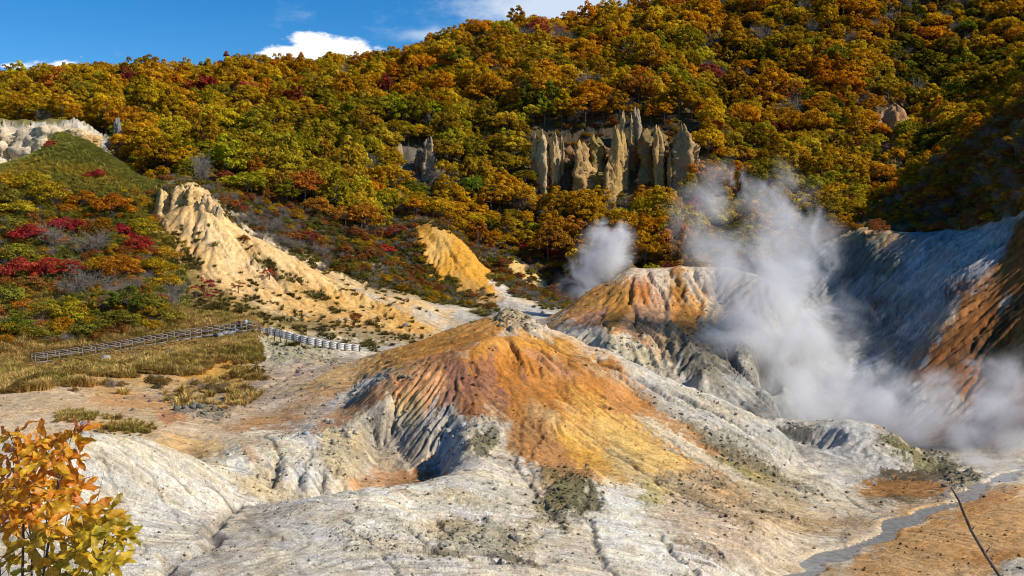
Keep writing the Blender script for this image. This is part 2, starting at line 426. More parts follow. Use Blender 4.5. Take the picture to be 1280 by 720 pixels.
# first hit of a view ray: used to find where a surveyed spot stands on the ground
ROWPY = None
def screen_rows():
    return HOR - (GZ - CAMZ) / GY * F
ROWPY = screen_rows()
def spot(px, py):
    """ground point seen in the photograph's column px, row py"""
    c = int(np.clip(round((px - cols[0]) / (cols[1] - cols[0])), 0, NC - 1))
    r = np.nonzero(ROWPY[:, c] <= py)[0]
    i = r[0] if len(r) else NR - 1
    i = max(i, 1)
    p0, p1 = ROWPY[i - 1, c], ROWPY[i, c]
    t = 0.0 if p0 <= p1 else np.clip((p0 - py) / (p0 - p1), 0, 1)
    Yv = rows[i - 1] + (rows[i] - rows[i - 1]) * t
    return np.array([(px - 640) / F * Yv, Yv, ground_z((px - 640) / F * Yv, Yv)])
def ground_z(x, y):
    x = np.asarray(x, float); y = np.asarray(y, float)
    fa = np.clip((x / y * F + 640 - cols[0]) / (cols[1] - cols[0]), 0, NC - 1.001)
    fr = np.clip(np.interp(y, rows, np.arange(NR)), 0, NR - 1.001)
    return bil(GZ, fa, fr)

# ------------------------------------------------------------------ rock relief, mineral colours and some painted shade
WHITE=(.60,.575,.53); WARM=(.53,.49,.43); GREY=(.40,.385,.36); BLUEG=(.36,.38,.40); DARK=(.10,.10,.075); OLIVE=(.22,.21,.12)
ORANGE=(.50,.23,.07); GOLD=(.60,.34,.08); SAND=(.62,.42,.20); BROWN=(.22,.105,.04); RUST=(.36,.13,.045); PINK=(.48,.31,.25); TAN=(.52,.36,.21); PLUM=(.24,.14,.11)
# patches of mineral, a few with shade painted in: photo column, photo row, half width, half height, tilt (degrees), colour, strength, ruggedness, spread in depth
PAINT = [
 # --- pale foreground
 (150,630,180,95,20,(.56,.54,.50),1,.05,.3),(190,562,120,22,16,(.60,.55,.45),.7,None,.2),(90,560,40,14,0,(.56,.53,.47),.6,None,.2),
 (450,660,260,60,0,(.65,.615,.56),1,.12,.25),(300,680,60,40,-30,(.44,.40,.35),.7,.2,.2),(480,690,160,26,0,(.57,.545,.51),.7,.25,.2),
 (420,640,60,10,-10,(.46,.40,.33),.5,None,.12),(560,655,40,10,0,(.58,.42,.26),.4,None,.12),(400,655,30,14,0,(.46,.47,.48),.6,None,.12),
 (370,572,100,46,0,(.66,.62,.54),1,.4,.2),(310,567,18,7,35,(.60,.42,.27),.7,None,.1),(392,541,24,17,0,(.38,.39,.41),.85,.8,.1),(432,562,42,40,0,(.43,.37,.25),.75,.8,.12),
 (330,603,38,20,0,(.47,.39,.26),.7,.7,.1),(302,587,14,7,20,(.40,.41,.42),.6,None,.1),(450,550,10,26,10,(.58,.40,.14),.6,None,.1),(385,590,30,14,0,(.45,.46,.47),.6,.6,.1),
 # --- sandy flats
 (130,512,190,46,0,(.52,.40,.27),1,.2,.25),(40,531,80,18,3,(.60,.47,.34),.9,.05,.15),(235,560,55,14,4,(.58,.40,.20),.9,.05,.15),(270,545,90,10,10,(.50,.39,.28),.7,.2,.12),
 (270,492,95,40,0,(.45,.35,.26),.9,.45,.2),(280,466,65,26,8,(.52,.33,.10),.95,.3,.15),(200,480,80,12,10,(.50,.34,.15),.8,.2,.12),(215,521,22,8,5,(.42,.17,.05),.6,None,.1),(120,478,50,10,20,(.56,.36,.17),.8,.1,.1),(165,503,60,9,6,(.55,.30,.11),.6,None,.1),
 (345,480,80,16,-33,(.40,.375,.34),.9,.5,.15),(372,438,55,20,10,(.34,.33,.23),.9,.9,.12),(310,440,14,26,-40,(.58,.50,.42),.7,None,.1),(250,510,42,12,12,(.17,.16,.13),.75,1,.12),(300,500,50,8,-30,(.17,.16,.13),.7,1,.1),
 # --- left flank of the mound
 (400,482,125,50,-25,(.43,.34,.265),1,.4,.2),(470,458,110,22,-27,(.53,.36,.17),.9,.2,.15),(380,505,80,10,-26,(.44,.30,.20),.7,None,.1),(440,492,60,8,-33,(.36,.37,.39),.8,.7,.1),(360,520,60,18,-12,(.44,.37,.31),.8,.4,.1),
 (450,505,95,9,-33,(.40,.23,.13),.9,.2,.1),(330,530,60,9,-8,(.45,.27,.14),.8,.3,.1),(340,520,70,6,-20,(.40,.24,.10),.5,None,.1),(500,475,24,10,-30,(.14,.13,.10),.6,1,.08),
 # --- rear crest
 (560,426,100,22,-20,(.40,.22,.075),1,.12,.12),(600,405,40,9,-20,(.46,.27,.10),.7,None,.1),(652,399,36,14,18,(.33,.27,.19),.95,1.5,.08),
 (780,452,130,26,27,(.57,.53,.47),1,.2,.15),(890,512,115,26,26,(.52,.50,.46),1,.35,.15),(720,425,50,12,25,(.60,.45,.33),.9,None,.1),(770,430,30,10,27,(.56,.40,.28),.5,None,.1),
 # --- front of the orange mound
 (650,470,115,62,12,(.47,.225,.07),1,.12,.15),(640,432,60,12,-5,(.55,.30,.09),.8,None,.1),(705,442,70,13,22,(.58,.31,.06),.8,None,.1),(745,482,95,30,26,(.50,.25,.085),.9,.1,.12),(690,455,40,8,25,(.50,.30,.2),.6,None,.1),(700,490,60,9,30,(.55,.27,.09),.6,None,.1),
 (588,486,54,44,-20,(.25,.135,.10),.95,.5,.1),(600,510,34,20,20,(.34,.18,.07),.6,None,.1),(527,482,32,38,0,(.56,.31,.15),.95,.1,.1),(548,455,30,10,-25,(.25,.13,.06),.7,.8,.08),(510,510,20,20,0,(.56,.42,.22),.7,.4,.08),  # first patch: purple-brown clay with the left-facing slope's shade painted in
 (690,565,80,50,25,(.42,.22,.08),.9,.25,.15),(650,560,26,50,5,(.36,.2,.08),.5,.3,.1),(780,545,95,30,32,(.60,.34,.09),.85,.1,.12),(770,580,120,24,34,(.60,.47,.26),.8,.15,.12),(850,582,120,17,32,(.47,.26,.10),.85,.15,.1),(740,575,60,12,30,(.62,.36,.06),.6,None,.1),
 (905,572,100,11,29,(.30,.20,.10),.7,.4,.1),(835,532,95,11,28,(.44,.24,.09),.75,.1,.1),(955,612,90,18,24,(.40,.34,.22),.85,.4,.12),(900,622,90,16,27,(.52,.38,.25),.8,.3,.12),(1000,652,90,24,8,(.50,.39,.27),.8,.2,.14),(960,692,70,22,0,(.56,.47,.36),.8,.15,.12),(880,662,80,30,20,(.50,.40,.31),.8,.3,.14),
 (930,590,40,5,25,(.30,.28,.12),.7,.6,.08),(860,555,26,5,30,(.60,.57,.52),.8,.3,.08),(940,560,60,7,28,(.30,.29,.24),.6,.7,.08),(880,600,30,8,20,(.20,.18,.14),.6,.8,.08),
 (800,560,75,20,34,(.62,.45,.19),.9,.15,.1),(842,547,60,9,30,(.62,.55,.43),.8,.2,.08),(885,577,60,7,30,(.60,.54,.45),.7,.2,.08),(722,545,40,22,20,(.58,.35,.10),.6,None,.08),(762,520,60,11,28,(.62,.41,.15),.7,None,.08),(775,645,42,62,-28,(.66,.64,.61),1,.06,.12),(850,702,95,24,14,(.57,.545,.51),.9,.2,.12),(800,690,50,30,30,(.66,.64,.61),.9,.06,.12),(930,705,50,10,10,(.45,.40,.35),.5,None,.1),
 (712,618,46,34,18,(.15,.135,.075),.95,1.2,.1),(690,650,30,12,35,(.24,.21,.13),.7,.9,.08),(640,625,60,12,25,(.45,.42,.32),.6,.5,.1),(603,672,72,24,6,(.36,.33,.25),.9,1.0,.1),(660,590,20,14,0,(.45,.42,.38),.8,.4,.08),(815,625,12,26,-15,(.40,.36,.16),.7,.6,.08),
 (622,590,56,26,-8,(.58,.55,.49),.9,.3,.1),(572,540,44,30,15,(.40,.38,.35),.85,1.1,.1),(487,550,55,36,-10,(.36,.325,.275),.95,.6,.1),(485,602,70,13,-6,(.50,.30,.16),.95,.1,.08),(532,592,22,14,-30,(.23,.11,.05),.85,.1,.08),(603,556,18,15,0,(.12,.115,.075),.85,1.3,.06),(475,585,30,8,-35,(.50,.40,.32),.6,None,.06),(565,570,24,24,-50,(.40,.42,.44),.7,.8,.06),
 (470,680,60,16,10,(.34,.32,.24),.35,.8,.1),(510,700,70,12,5,(.40,.39,.36),.5,.5,.1),
 (930,575,70,7,27,(.15,.14,.10),.8,1.0,.08),(985,600,50,7,24,(.17,.155,.10),.75,1.0,.08),(890,545,50,6,28,(.20,.19,.15),.7,.9,.08),(860,615,50,9,32,(.25,.21,.15),.7,.9,.08),(905,640,60,7,26,(.30,.22,.13),.7,.7,.08),(960,640,60,6,18,(.24,.19,.12),.7,.8,.08),(880,690,40,8,25,(.25,.22,.18),.6,.8,.08),(1040,655,50,7,-10,(.36,.26,.17),.7,.4,.08),(1000,585,40,6,22,(.56,.53,.48),.8,.2,.08),(830,510,60,5,28,(.30,.28,.23),.6,.8,.08),(760,470,50,5,27,(.40,.30,.2),.6,.4,.08),
 (820,660,20,40,-15,(.56,.54,.50),.6,.1,.08),(640,700,40,7,10,(.10,.095,.08),.8,.9,.06),(560,690,40,6,8,(.16,.15,.12),.7,.9,.06),(500,655,50,9,12,(.45,.42,.33),.7,.6,.08),(590,625,50,6,18,(.36,.32,.24),.6,.6,.08),(350,640,50,6,-12,(.33,.29,.24),.6,.3,.08),(255,660,8,40,15,(.30,.27,.24),.7,.3,.06),
 # --- cratered mound, brown bank, sand flat
 (1050,562,110,46,14,(.43,.425,.41),1,.25,.14),(992,543,34,14,10,(.11,.11,.105),.85,.6,.06),(985,538,16,8,10,(.05,.05,.048),.7,.6,.05),(1060,585,60,14,15,(.52,.51,.49),.7,None,.1),(1150,572,66,13,24,(.14,.14,.075),.9,.8,.08),(1130,612,64,16,0,(.33,.175,.055),.95,.25,.1),(1150,594,62,8,2,(.075,.06,.035),.9,.6,.08),(1205,600,26,12,20,(.20,.18,.13),.9,1.2,.08),  # crater's inner wall painted darker than its rim
 (1110,648,70,12,-22,(.56,.44,.31),.9,.1,.1),(1120,625,40,6,0,(.10,.075,.03),.6,.3,.06),(1010,600,60,8,22,(.48,.44,.36),.6,.2,.1),(1040,560,30,14,10,(.34,.34,.34),.5,None,.1),
 (1210,675,190,60,-22,(.50,.32,.155),1,.12,.2),(1180,695,90,22,-15,(.54,.36,.19),.8,None,.12),(1240,625,60,10,-20,(.42,.23,.08),.7,.2,.12),(1240,695,50,8,0,(.44,.21,.05),.5,None,.1),
 # --- far orange mound and the white flats
 (800,382,130,50,-6,(.46,.25,.095),1,.35,.14),(820,345,80,12,0,(.58,.48,.38),.95,.1,.1),(815,395,30,30,20,(.50,.32,.23),.7,.3,.08),(755,388,45,20,-30,(.42,.235,.075),.9,.3,.08),(805,360,24,14,10,(.48,.20,.07),.8,.2,.08),(850,360,10,34,-12,(.34,.18,.05),.85,.2,.08),(828,358,12,20,0,(.60,.50,.40),.8,.1,.08),(885,365,32,30,10,(.56,.49,.41),.85,.4,.08),(860,395,20,30,15,(.52,.28,.09),.8,.3,.08),
 (728,402,38,9,-22,(.45,.27,.22),.95,.1,.08),(770,428,90,15,18,(.54,.51,.46),.95,.6,.1),(835,425,30,24,20,(.54,.40,.28),.8,.5,.08),(885,440,55,36,24,(.16,.15,.12),.9,1.1,.1),(800,412,10,20,20,(.15,.13,.10),.6,.9,.06),(790,445,50,12,25,(.30,.29,.22),.7,1,.1),(920,380,40,50,10,(.35,.32,.28),.7,.5,.1),(950,480,70,40,0,(.22,.21,.19),.9,.6,.15),
 (655,387,90,15,0,(.54,.52,.49),1,.3,.12),(640,372,40,6,10,(.60,.48,.36),.6,None,.1),(530,408,46,14,-14,(.58,.55,.50),.95,.1,.1),(590,402,40,12,20,(.50,.48,.44),.9,.2,.1),(700,378,30,10,0,(.10,.10,.08),.8,.4,.1),  # last patch: dark growth beside the steam puff, with misty shade painted in
 # --- right-hand hill and brown spur
 (1065,292,85,15,2,(.48,.32,.18),.95,.3,.12),(1190,330,80,40,-32,(.43,.445,.47),.85,.5,.12),(1195,362,24,10,-40,(.20,.10,.085),.9,.3,.06),(1075,325,45,30,0,(.12,.13,.10),.75,.9,.1),(1120,405,66,30,-32,(.24,.26,.26),.8,.8,.1),(1095,385,20,8,-40,(.22,.13,.10),.8,.3,.06),(1150,395,40,14,-45,(.46,.47,.49),.8,.5,.08),(1180,400,30,9,-48,(.48,.40,.33),.8,.2,.06),
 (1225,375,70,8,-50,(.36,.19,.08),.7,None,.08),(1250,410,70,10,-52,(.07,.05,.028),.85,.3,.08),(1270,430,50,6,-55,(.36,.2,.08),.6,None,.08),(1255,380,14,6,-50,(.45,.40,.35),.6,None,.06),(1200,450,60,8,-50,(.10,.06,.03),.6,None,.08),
 (1060,510,190,36,4,(.38,.39,.39),1,.2,.15),(1080,460,60,9,0,(.56,.57,.58),.9,.1,.08),
 # --- yellow ridge
 (380,352,215,60,24,(.64,.45,.235),1,.12,.12),(236,266,46,34,0,(.60,.43,.235),1,1.1,.08),(440,396,115,20,14,(.64,.42,.17),.9,.5,.1),(300,320,80,14,35,(.64,.49,.30),.7,None,.08),(500,397,40,10,25,(.62,.36,.10),.6,.4,.08),(365,355,90,5,33,(.24,.19,.08),.55,.6,.06),(330,395,70,9,20,(.40,.30,.12),.9,.2,.08),(255,365,50,9,42,(.24,.19,.07),.9,.2,.08),(300,400,50,10,10,(.36,.26,.09),.9,.1,.08),(400,409,110,9,12,(.20,.16,.06),.85,.5,.08),(470,417,90,5,4,(.42,.34,.22),.9,.1,.06),
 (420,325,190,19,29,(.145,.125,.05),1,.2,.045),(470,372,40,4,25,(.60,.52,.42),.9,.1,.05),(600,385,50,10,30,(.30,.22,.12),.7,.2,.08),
 # --- ochre cliffs
 (572,328,74,42,38,(.60,.305,.065),1,1.2,.08),(545,310,16,26,20,(.64,.40,.14),.8,.9,.06),(545,365,60,14,20,(.22,.19,.07),.9,.2,.08),(595,368,40,12,35,(.45,.27,.09),.8,.4,.06),(662,348,36,12,44,(.64,.43,.17),1,.6,.08),(632,366,30,6,44,(.58,.55,.48),.8,.2,.06),
 # --- white bluff, green knoll, pinnacle cliff
 (45,183,100,30,-4,(.60,.53,.43),1,1.6,.06),(20,175,30,5,70,(.36,.30,.24),.7,None,.05),(60,180,40,4,-50,(.40,.33,.25),.6,None,.05),(85,178,30,4,-60,(.36,.31,.26),.6,None,.05),(-120,190,140,40,0,(.58,.54,.47),1,1.0,.06),(100,172,30,8,20,(.58,.45,.28),.8,.8,.05),
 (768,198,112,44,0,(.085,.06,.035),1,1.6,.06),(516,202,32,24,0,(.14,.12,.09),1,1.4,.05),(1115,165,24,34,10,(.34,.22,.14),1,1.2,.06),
]
def smooth01(a, b, x):
    t = np.clip((x - a) / (b - a), 0, 1); return t * t * (3 - 2 * t)
def paint_all():
    C = np.empty(GX.shape + (3,)); C[:] = WARM
    R = np.full(GX.shape, 0.15)
    far = smooth01(226, 250, RB) ; C += (np.array((.085, .065, .030)) - C) * far[..., None]
    low_ = smooth01(345, 300, CA) * smooth01(140, 152, RB) * smooth01(232, 222, RB); C += (np.array((.28, .20, .09)) - C) * low_[..., None]
    left = smooth01(225, 195, CA) * smooth01(128, 138, RB); C += (np.array((.19, .155, .05)) - C) * left[..., None]
    bench = smooth01(330, 300, CA) * smooth01(102, 118, RB) * smooth01(160, 150, RB); C += (np.array((.20, .14, .05)) - C) * bench[..., None]
    crestY = np.interp(CA, [1000, 1030, 1080, 1130, 1200, 1250, 1280, 1350, 1560], [240, 234, 226, 213, 196, 183, 175, 166, 160])
    spur = smooth01(1005, 1030, CA) * smooth01(0, 5, RB - crestY - 1.5); C += (np.array((.085, .06, .028)) - C) * spur[..., None]
    lnY = np.log(RB); B = KB * lnY
    w1 = fbm(CA, B, 1 / 38.0, 3, 0.55, 21); w2 = fbm(CA, B, 1 / 38.0, 3, 0.55, 31)
    s1 = fbm(CA, B, 1 / 9.0, 3, 0.6, 41); s2 = fbm(CA, B, 1 / 9.0, 3, 0.6, 51)
    lic = np.clip(LIC, -2.5, 2.5); s3 = fbm(CA, B, 1 / 3.2, 2, 0.7, 45); s4 = fbm(CA, B, 1 / 3.2, 2, 0.7, 55)
    def cover(w, c, rg):
        C[:] += (np.array(c) - C) * w[..., None]; R[:] += (rg - R) * w
    basin = smooth01(930, 1000, CA) * smooth01(120, 132, RB) * smooth01(3, 0, RB - crestY)
    cover(basin, (.25, .265, .28), .22)  # grey stone of the hill, its bluish shade darkened into the colour
    line = CA - (1262 - (ROWPY - 290) * .71) + w1 * 26 + s1 * 9
    brown = smooth01(-6, 10, line) * smooth01(100, 112, RB) * smooth01(3, 0, RB - crestY) * smooth01(575, 520, ROWPY)
    cover(brown, (.25, .112, .040), .18)
    for (px, py, rx, ry, rot, c, st, rg, sp) in PAINT:
        Y0 = spot(px, py)[1]
        r0 = np.searchsorted(rows, Y0 * math.exp(-2.2 * sp)); r1 = np.searchsorted(rows, Y0 * math.exp(2.2 * sp))
        ext = max(rx, ry) * 1.8 + 12
        c0 = np.searchsorted(cols, px - ext); c1 = np.searchsorted(cols, px + ext)
        if r1 - r0 < 2 or c1 - c0 < 2: continue
        sl_ = (slice(r0, r1), slice(c0, c1))
        am = min(rx, ry)
        dx = CA[sl_] - px + (w1[sl_] * 0.9 * am + s1[sl_] * min(am, 18) * 1.0 + s3[sl_] * min(am, 9))
        dy = ROWPY[sl_] - py + (w2[sl_] * 0.8 * am + s2[sl_] * min(am, 18) * 0.9 + s4[sl_] * min(am, 9)) + lic[sl_] * min(am * 0.35, 7)
        a = math.radians(rot); ca_, sa_ = math.cos(a), math.sin(a)
        d = np.sqrt(((dx * ca_ + dy * sa_) / rx)**2 + ((-dx * sa_ + dy * ca_) / ry)**2)
        w = (1 - smooth01(0.74, 1.12, d)) * np.exp(-(np.abs(lnY[sl_] - math.log(Y0)) / (sp * 1.25))**4)
        C[sl_] += (np.array(c) - C[sl_]) * (w * st)[..., None]
        if rg is not None: R[sl_] += (rg - R[sl_]) * w
    return C, R
COLR, ROUGH = paint_all()
# crags: ridged relief where the ground is rugged, fine pitting everywhere
sY = RB / 90.0
QX = GX / sY; QY = 90.0 * np.log(RB)
wq = fbm(QX, QY, 0.4, 3, 0.5, 65)
crag = fbm(QX + 1.3 * wq, QY - 1.1 * wq, 0.21, 6, 0.56, 61, ridged=True) - 0.2
grain = fbm(QX, QY, 4.5, 2, 0.7, 76); pit = fbm(QX, QY, 1.9, 3, 0.6, 78)
slope_z = np.abs(np.gradient(GZ, axis=0) / np.gradient(RB, axis=0)) + np.abs(np.gradient(GZ, axis=1) / np.gradient(GX, axis=1))
stp = np.clip(slope_z * 1.6, .15, 1.0)
GZ = GZ + sY * ROUGH * 0.62 * crag - 0.09 * sY * (1 - .75 * smooth01(125, 150, RB)) * stp * np.abs(LIC2) * np.clip(.35 + ROUGH, 0, 1.2) + sY * stp * (0.016 * LIC * (1 - .85 * smooth01(115, 150, RB)) + 0.022 * grain + .06 * pit * (.4 + ROUGH) * (1 - .65 * smooth01(130, 160, RB)))
ROWPY = screen_rows()
# mineral mottling of the clay: blotches, rill stains, pale crust; cracks and furrows darkened too
mot = fbm(QX, QY, 0.35, 5, 0.62, 81); mot2 = fbm(QX, QY, 1.6, 4, 0.65, 91)
warm = fbm(QX, QY, 0.22, 4, 0.55, 101)
bare = smooth01(265, 235, RB)
mot3 = fbm(QX, QY, 6.0, 3, 0.75, 95)
val = 1 + bare * (0.26 * mot + 0.36 * mot2 + 0.44 * mot3 + 0.10 * np.clip(LIC, -2, 2) + .06 * np.clip(LIC2, -2, 2))
val *= 1 - .45 * bare * smooth01(.80, .93, fbm(QX + .8 * wq, QY, .55, 3, .5, 97, ridged=True))
COLR *= np.clip(val, 0.5, 1.5)[..., None]
COLR *= (1 + bare[..., None] * np.maximum(warm + .25, 0)[..., None] * np.array((.08, -.04, -.26)))
stain = np.clip(FLOW - 2.6, 0, 2.5) / 2.5 * bare
COLR *= (1 - 0.35 * stain)[..., None]
crk = fbm(QX + 1.1 * wq + .25 * mot2, QY + 1.4 * mot, .30, 1, .5, 99, ridged=True); crk = smooth01(.93, .99, crk) * smooth01(-.1, .25, fbm(QX, QY, .12, 2, .5, 103)) * bare
GZ = GZ - .05 * sY * crk; ROWPY = screen_rows()
COLR *= (1 - .5 * crk)[..., None]
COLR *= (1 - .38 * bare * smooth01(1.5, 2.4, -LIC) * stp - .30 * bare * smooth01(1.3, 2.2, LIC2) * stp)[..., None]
COLR *= 1 + bare[..., None] * np.array((.02, -.025, -.11))
lum_ = COLR.mean(-1, keepdims=True); sat_ = np.where(((COLR.max(-1) - COLR.min(-1)) / COLR.max(-1) > .28)[..., None], 1.10, 1.0)
COLR = np.clip(lum_ + (COLR - lum_) * sat_ * np.array((1.0, 1.0, 1.0)), 0.008, 0.74)
COLR[..., 1] *= 1 - .05 * smooth01(.66, .88, (COLR.max(-1) - COLR.min(-1)) / COLR.max(-1)) * bare

# cracks and runnels cut into the clay: (photo column, row) along the line, half width and depth in metres
CRACKS = [([(300,630),(275,636),(255,646),(246,668),(233,698),(228,722),(226,760)],.55,.55),([(150,562),(185,592),(210,630),(232,660)],.14,.12),([(185,566),(225,604),(258,634)],.14,.12),([(120,566),(150,610),(170,660),(185,700)],.12,.09),([(215,592),(245,622)],.12,.10),([(90,590),(110,640),(122,690)],.12,.08),
 ([(530,686),(560,694),(600,702),(640,696),(668,704),(690,698)],.40,.45),([(545,652),(575,668),(610,666),(650,672),(680,664)],.30,.30),([(430,648),(455,668),(475,692),(500,720)],.16,.15),([(505,655),(530,676),(545,690)],.16,.16),([(640,565),(660,600),(684,632),(705,660)],.25,.20),([(735,598),(728,640),(745,690),(775,722)],.28,.28),([(826,668),(846,694),(872,722)],.28,.30),([(885,676),(905,700),(930,722)],.2,.2),
 ([(690,434),(745,470),(800,520),(860,566),(920,606)],.22,.16),([(740,484),(800,530),(870,580),(930,620)],.20,.14),([(720,530),(790,580),(860,632)],.20,.16),([(760,560),(840,606),(930,650)],.2,.15),([(680,540),(670,575),(660,610)],.2,.16),([(655,520),(650,560),(640,590)],.2,.14),([(800,470),(860,500),(920,540),(965,575)],.25,.18),([(840,500),(900,530),(950,565)],.2,.14),
 ([(330,545),(345,575),(338,610)],.22,.22),([(390,560),(380,590),(400,612)],.2,.2),([(425,575),(415,600)],.2,.2),([(360,500),(420,480),(480,462)],.3,.22),([(330,515),(390,505),(440,490)],.25,.2),([(230,505),(290,505),(340,480),(380,455)],.45,.35),([(960,640),(1010,655),(1060,660)],.2,.15),([(1000,595),(1050,615),(1090,640)],.3,.22),([(560,470),(575,500),(580,525)],.18,.12),([(620,450),(640,490),(645,520)],.18,.10),
 ([(300,300),(340,340),(380,380)],.5,.4),([(330,320),(400,365),(440,395)],.5,.35),([(240,300),(260,340),(285,375)],.5,.35),([(790,345),(785,385),(800,420)],.5,.5),([(830,350),(825,390),(840,425)],.5,.45),([(760,365),(750,390),(760,415)],.45,.4)]
rc = np.random.default_rng(81)
for line, hw, dep in CRACKS:
    wp = np.array([spot(*p)[:2] for p in line]); d_ = np.concatenate([[0], np.cumsum(np.hypot(*np.diff(wp, axis=0).T))]); k = max(8, int(d_[-1] / (hw * .6))); tt = np.linspace(0, d_[-1], k)
    cx = np.interp(tt, d_, wp[:, 0]); cy = np.interp(tt, d_, wp[:, 1])
    wob = np.cumsum(rc.standard_normal(k)) * hw * .22; wob -= np.linspace(wob[0], wob[-1], k); cx = cx + wob; cy = cy + np.roll(wob, 3) * .8
    r0, r1 = np.searchsorted(rows, cy.min() - 2 * hw), np.searchsorted(rows, cy.max() + 2 * hw); u0, u1 = (cx / cy).min() * F + 640 - 12, (cx / cy).max() * F + 640 + 12; c0, c1 = np.searchsorted(cols, u0), np.searchsorted(cols, u1)
    if r1 - r0 < 2 or c1 - c0 < 2: continue
    sb = (slice(r0, r1), slice(c0, c1)); dd = np.full(GX[sb].shape, 1e9)
    for i in range(k): dd = np.minimum(dd, np.hypot(GX[sb] - cx[i], GY[sb] - cy[i]) / (hw * (.6 + .6 * abs(math.sin(i * .37)))))
    w = np.clip(1 - dd, 0, 1); GZ[sb] -= dep * w; COLR[sb] *= (1 - .35 * np.clip(w * 1.6, 0, 1))[..., None]
ROWPY = screen_rows()
# ------------------------------------------------------------------ materials
def new_mat(name):
    mt = bpy.data.materials.new(name); mt.use_nodes = True
    mt.node_tree.nodes.clear()
    return mt
def ground_material():
    mt = new_mat('ground')
    n, m, ramp, mix, Lk = node_tools(mt.node_tree)
    at = n('ShaderNodeAttribute', attribute_name='col')
    rg = n('ShaderNodeAttribute', attribute_name='rugged')
    tc = n('ShaderNodeTexCoord')
    P = tc.outputs['Object']
    def nz(scale, detail=5, rough=0.6, dist=0.0):
        return n('ShaderNodeTexNoise', i_Vector=P, i_Scale=scale, i_Detail=detail, i_Roughness=rough, i_Distortion=dist).outputs[0]
    a, b_ = nz(1.1, 6, .72, .3), nz(12.0, 3, .7)
    f = m('ADD', m('MULTIPLY', m('SUBTRACT', a, .5), 1.3), m('MULTIPLY', m('SUBTRACT', b_, .5), 1.3))
    col = mix(1.0, at.outputs[0], n('ShaderNodeCombineColor', i_0=m('ADD', 1.0, f), i_1=m('ADD', 1.0, m('MULTIPLY', f, 1.05)), i_2=m('ADD', 1.0, m('MULTIPLY', f, 1.12))).outputs[0], 'MULTIPLY')
    # grit: scattered dark chips, more of them on rugged ground
    vo = n('ShaderNodeTexVoronoi', i_Vector=P, i_Scale=3.2, i_Randomness=1.0)
    sel = n('ShaderNodeSeparateColor', i_0=vo.outputs['Color']).outputs[0]
    chip = m('MULTIPLY', m('LESS_THAN', vo.outputs['Distance'], .15), m('GREATER_THAN', m('ADD', sel, m('MULTIPLY', rg.outputs['Fac'], .25)), .82))
    col = mix(m('MULTIPLY', chip, .62), col, (.07, .065, .05))
    h = m('ADD', a, m('MULTIPLY', b_, .25))
    bp = n('ShaderNodeBump', i_Height=h, i_Strength=.95, i_Distance=.3)
    b = n('ShaderNodeBsdfPrincipled', i_Base_Color=col, i_Roughness=.92, i_Normal=bp.outputs[0])
    b.inputs['Specular IOR Level'].default_value = 0.15
    n('ShaderNodeOutputMaterial', i_Surface=b.outputs[0])
    return mt
M_GROUND = ground_material()
EDGE = np.array([(-260,322),(0,322),(100,312),(135,300),(200,262),(270,250),(330,254),(400,257),(470,262),(492,296),(560,296),(600,296),(620,310),(660,312),(700,296),(730,268),(770,252),(850,235),(920,230),(1000,262),(1060,262),(1085,262),(1110,272),(1200,268),(1300,262),(1540,240)], float)
i_ = np.arange(NR * NC).reshape(NR, NC)
quads = np.stack([i_[:-1, :-1], i_[:-1, 1:], i_[1:, 1:], i_[1:, :-1]], -1).reshape(-1, 4)
wild = (RB > np.interp(CA, EDGE[:, 0], EDGE[:, 1]) * 1.03)[:-1, :-1].ravel()
VALL = np.stack([GX, GY, GZ], -1).reshape(-1, 3)
for nm_, msk in (('ground', ~wild), ('mountainside', wild)):
    q = quads[msk]; used, inv = np.unique(q, return_inverse=True)
    me = bpy.data.meshes.new(nm_); q = inv.reshape(-1, 4).astype(np.int32); v = VALL[used].astype(np.float32)
    me.vertices.add(len(v)); me.vertices.foreach_set('co', v.ravel())
    me.loops.add(q.size); me.loops.foreach_set('vertex_index', q.ravel())
    me.polygons.add(len(q)); me.polygons.foreach_set('loop_start', np.arange(0, q.size, 4, dtype=np.int32)); me.polygons.foreach_set('use_smooth', np.ones(len(q), bool))
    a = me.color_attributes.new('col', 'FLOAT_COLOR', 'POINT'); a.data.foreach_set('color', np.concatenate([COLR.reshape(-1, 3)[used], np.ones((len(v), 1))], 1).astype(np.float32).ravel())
    a = me.attributes.new('rugged', 'FLOAT', 'POINT'); a.data.foreach_set('value', ROUGH.ravel()[used].astype(np.float32))
    me.update(calc_edges=True); me.materials.append(M_GROUND)
    go = bpy.data.objects.new(nm_, me); go['kind'] = 'structure'; COL.objects.link(go)

print('ground', round(time.time() - T0, 1))
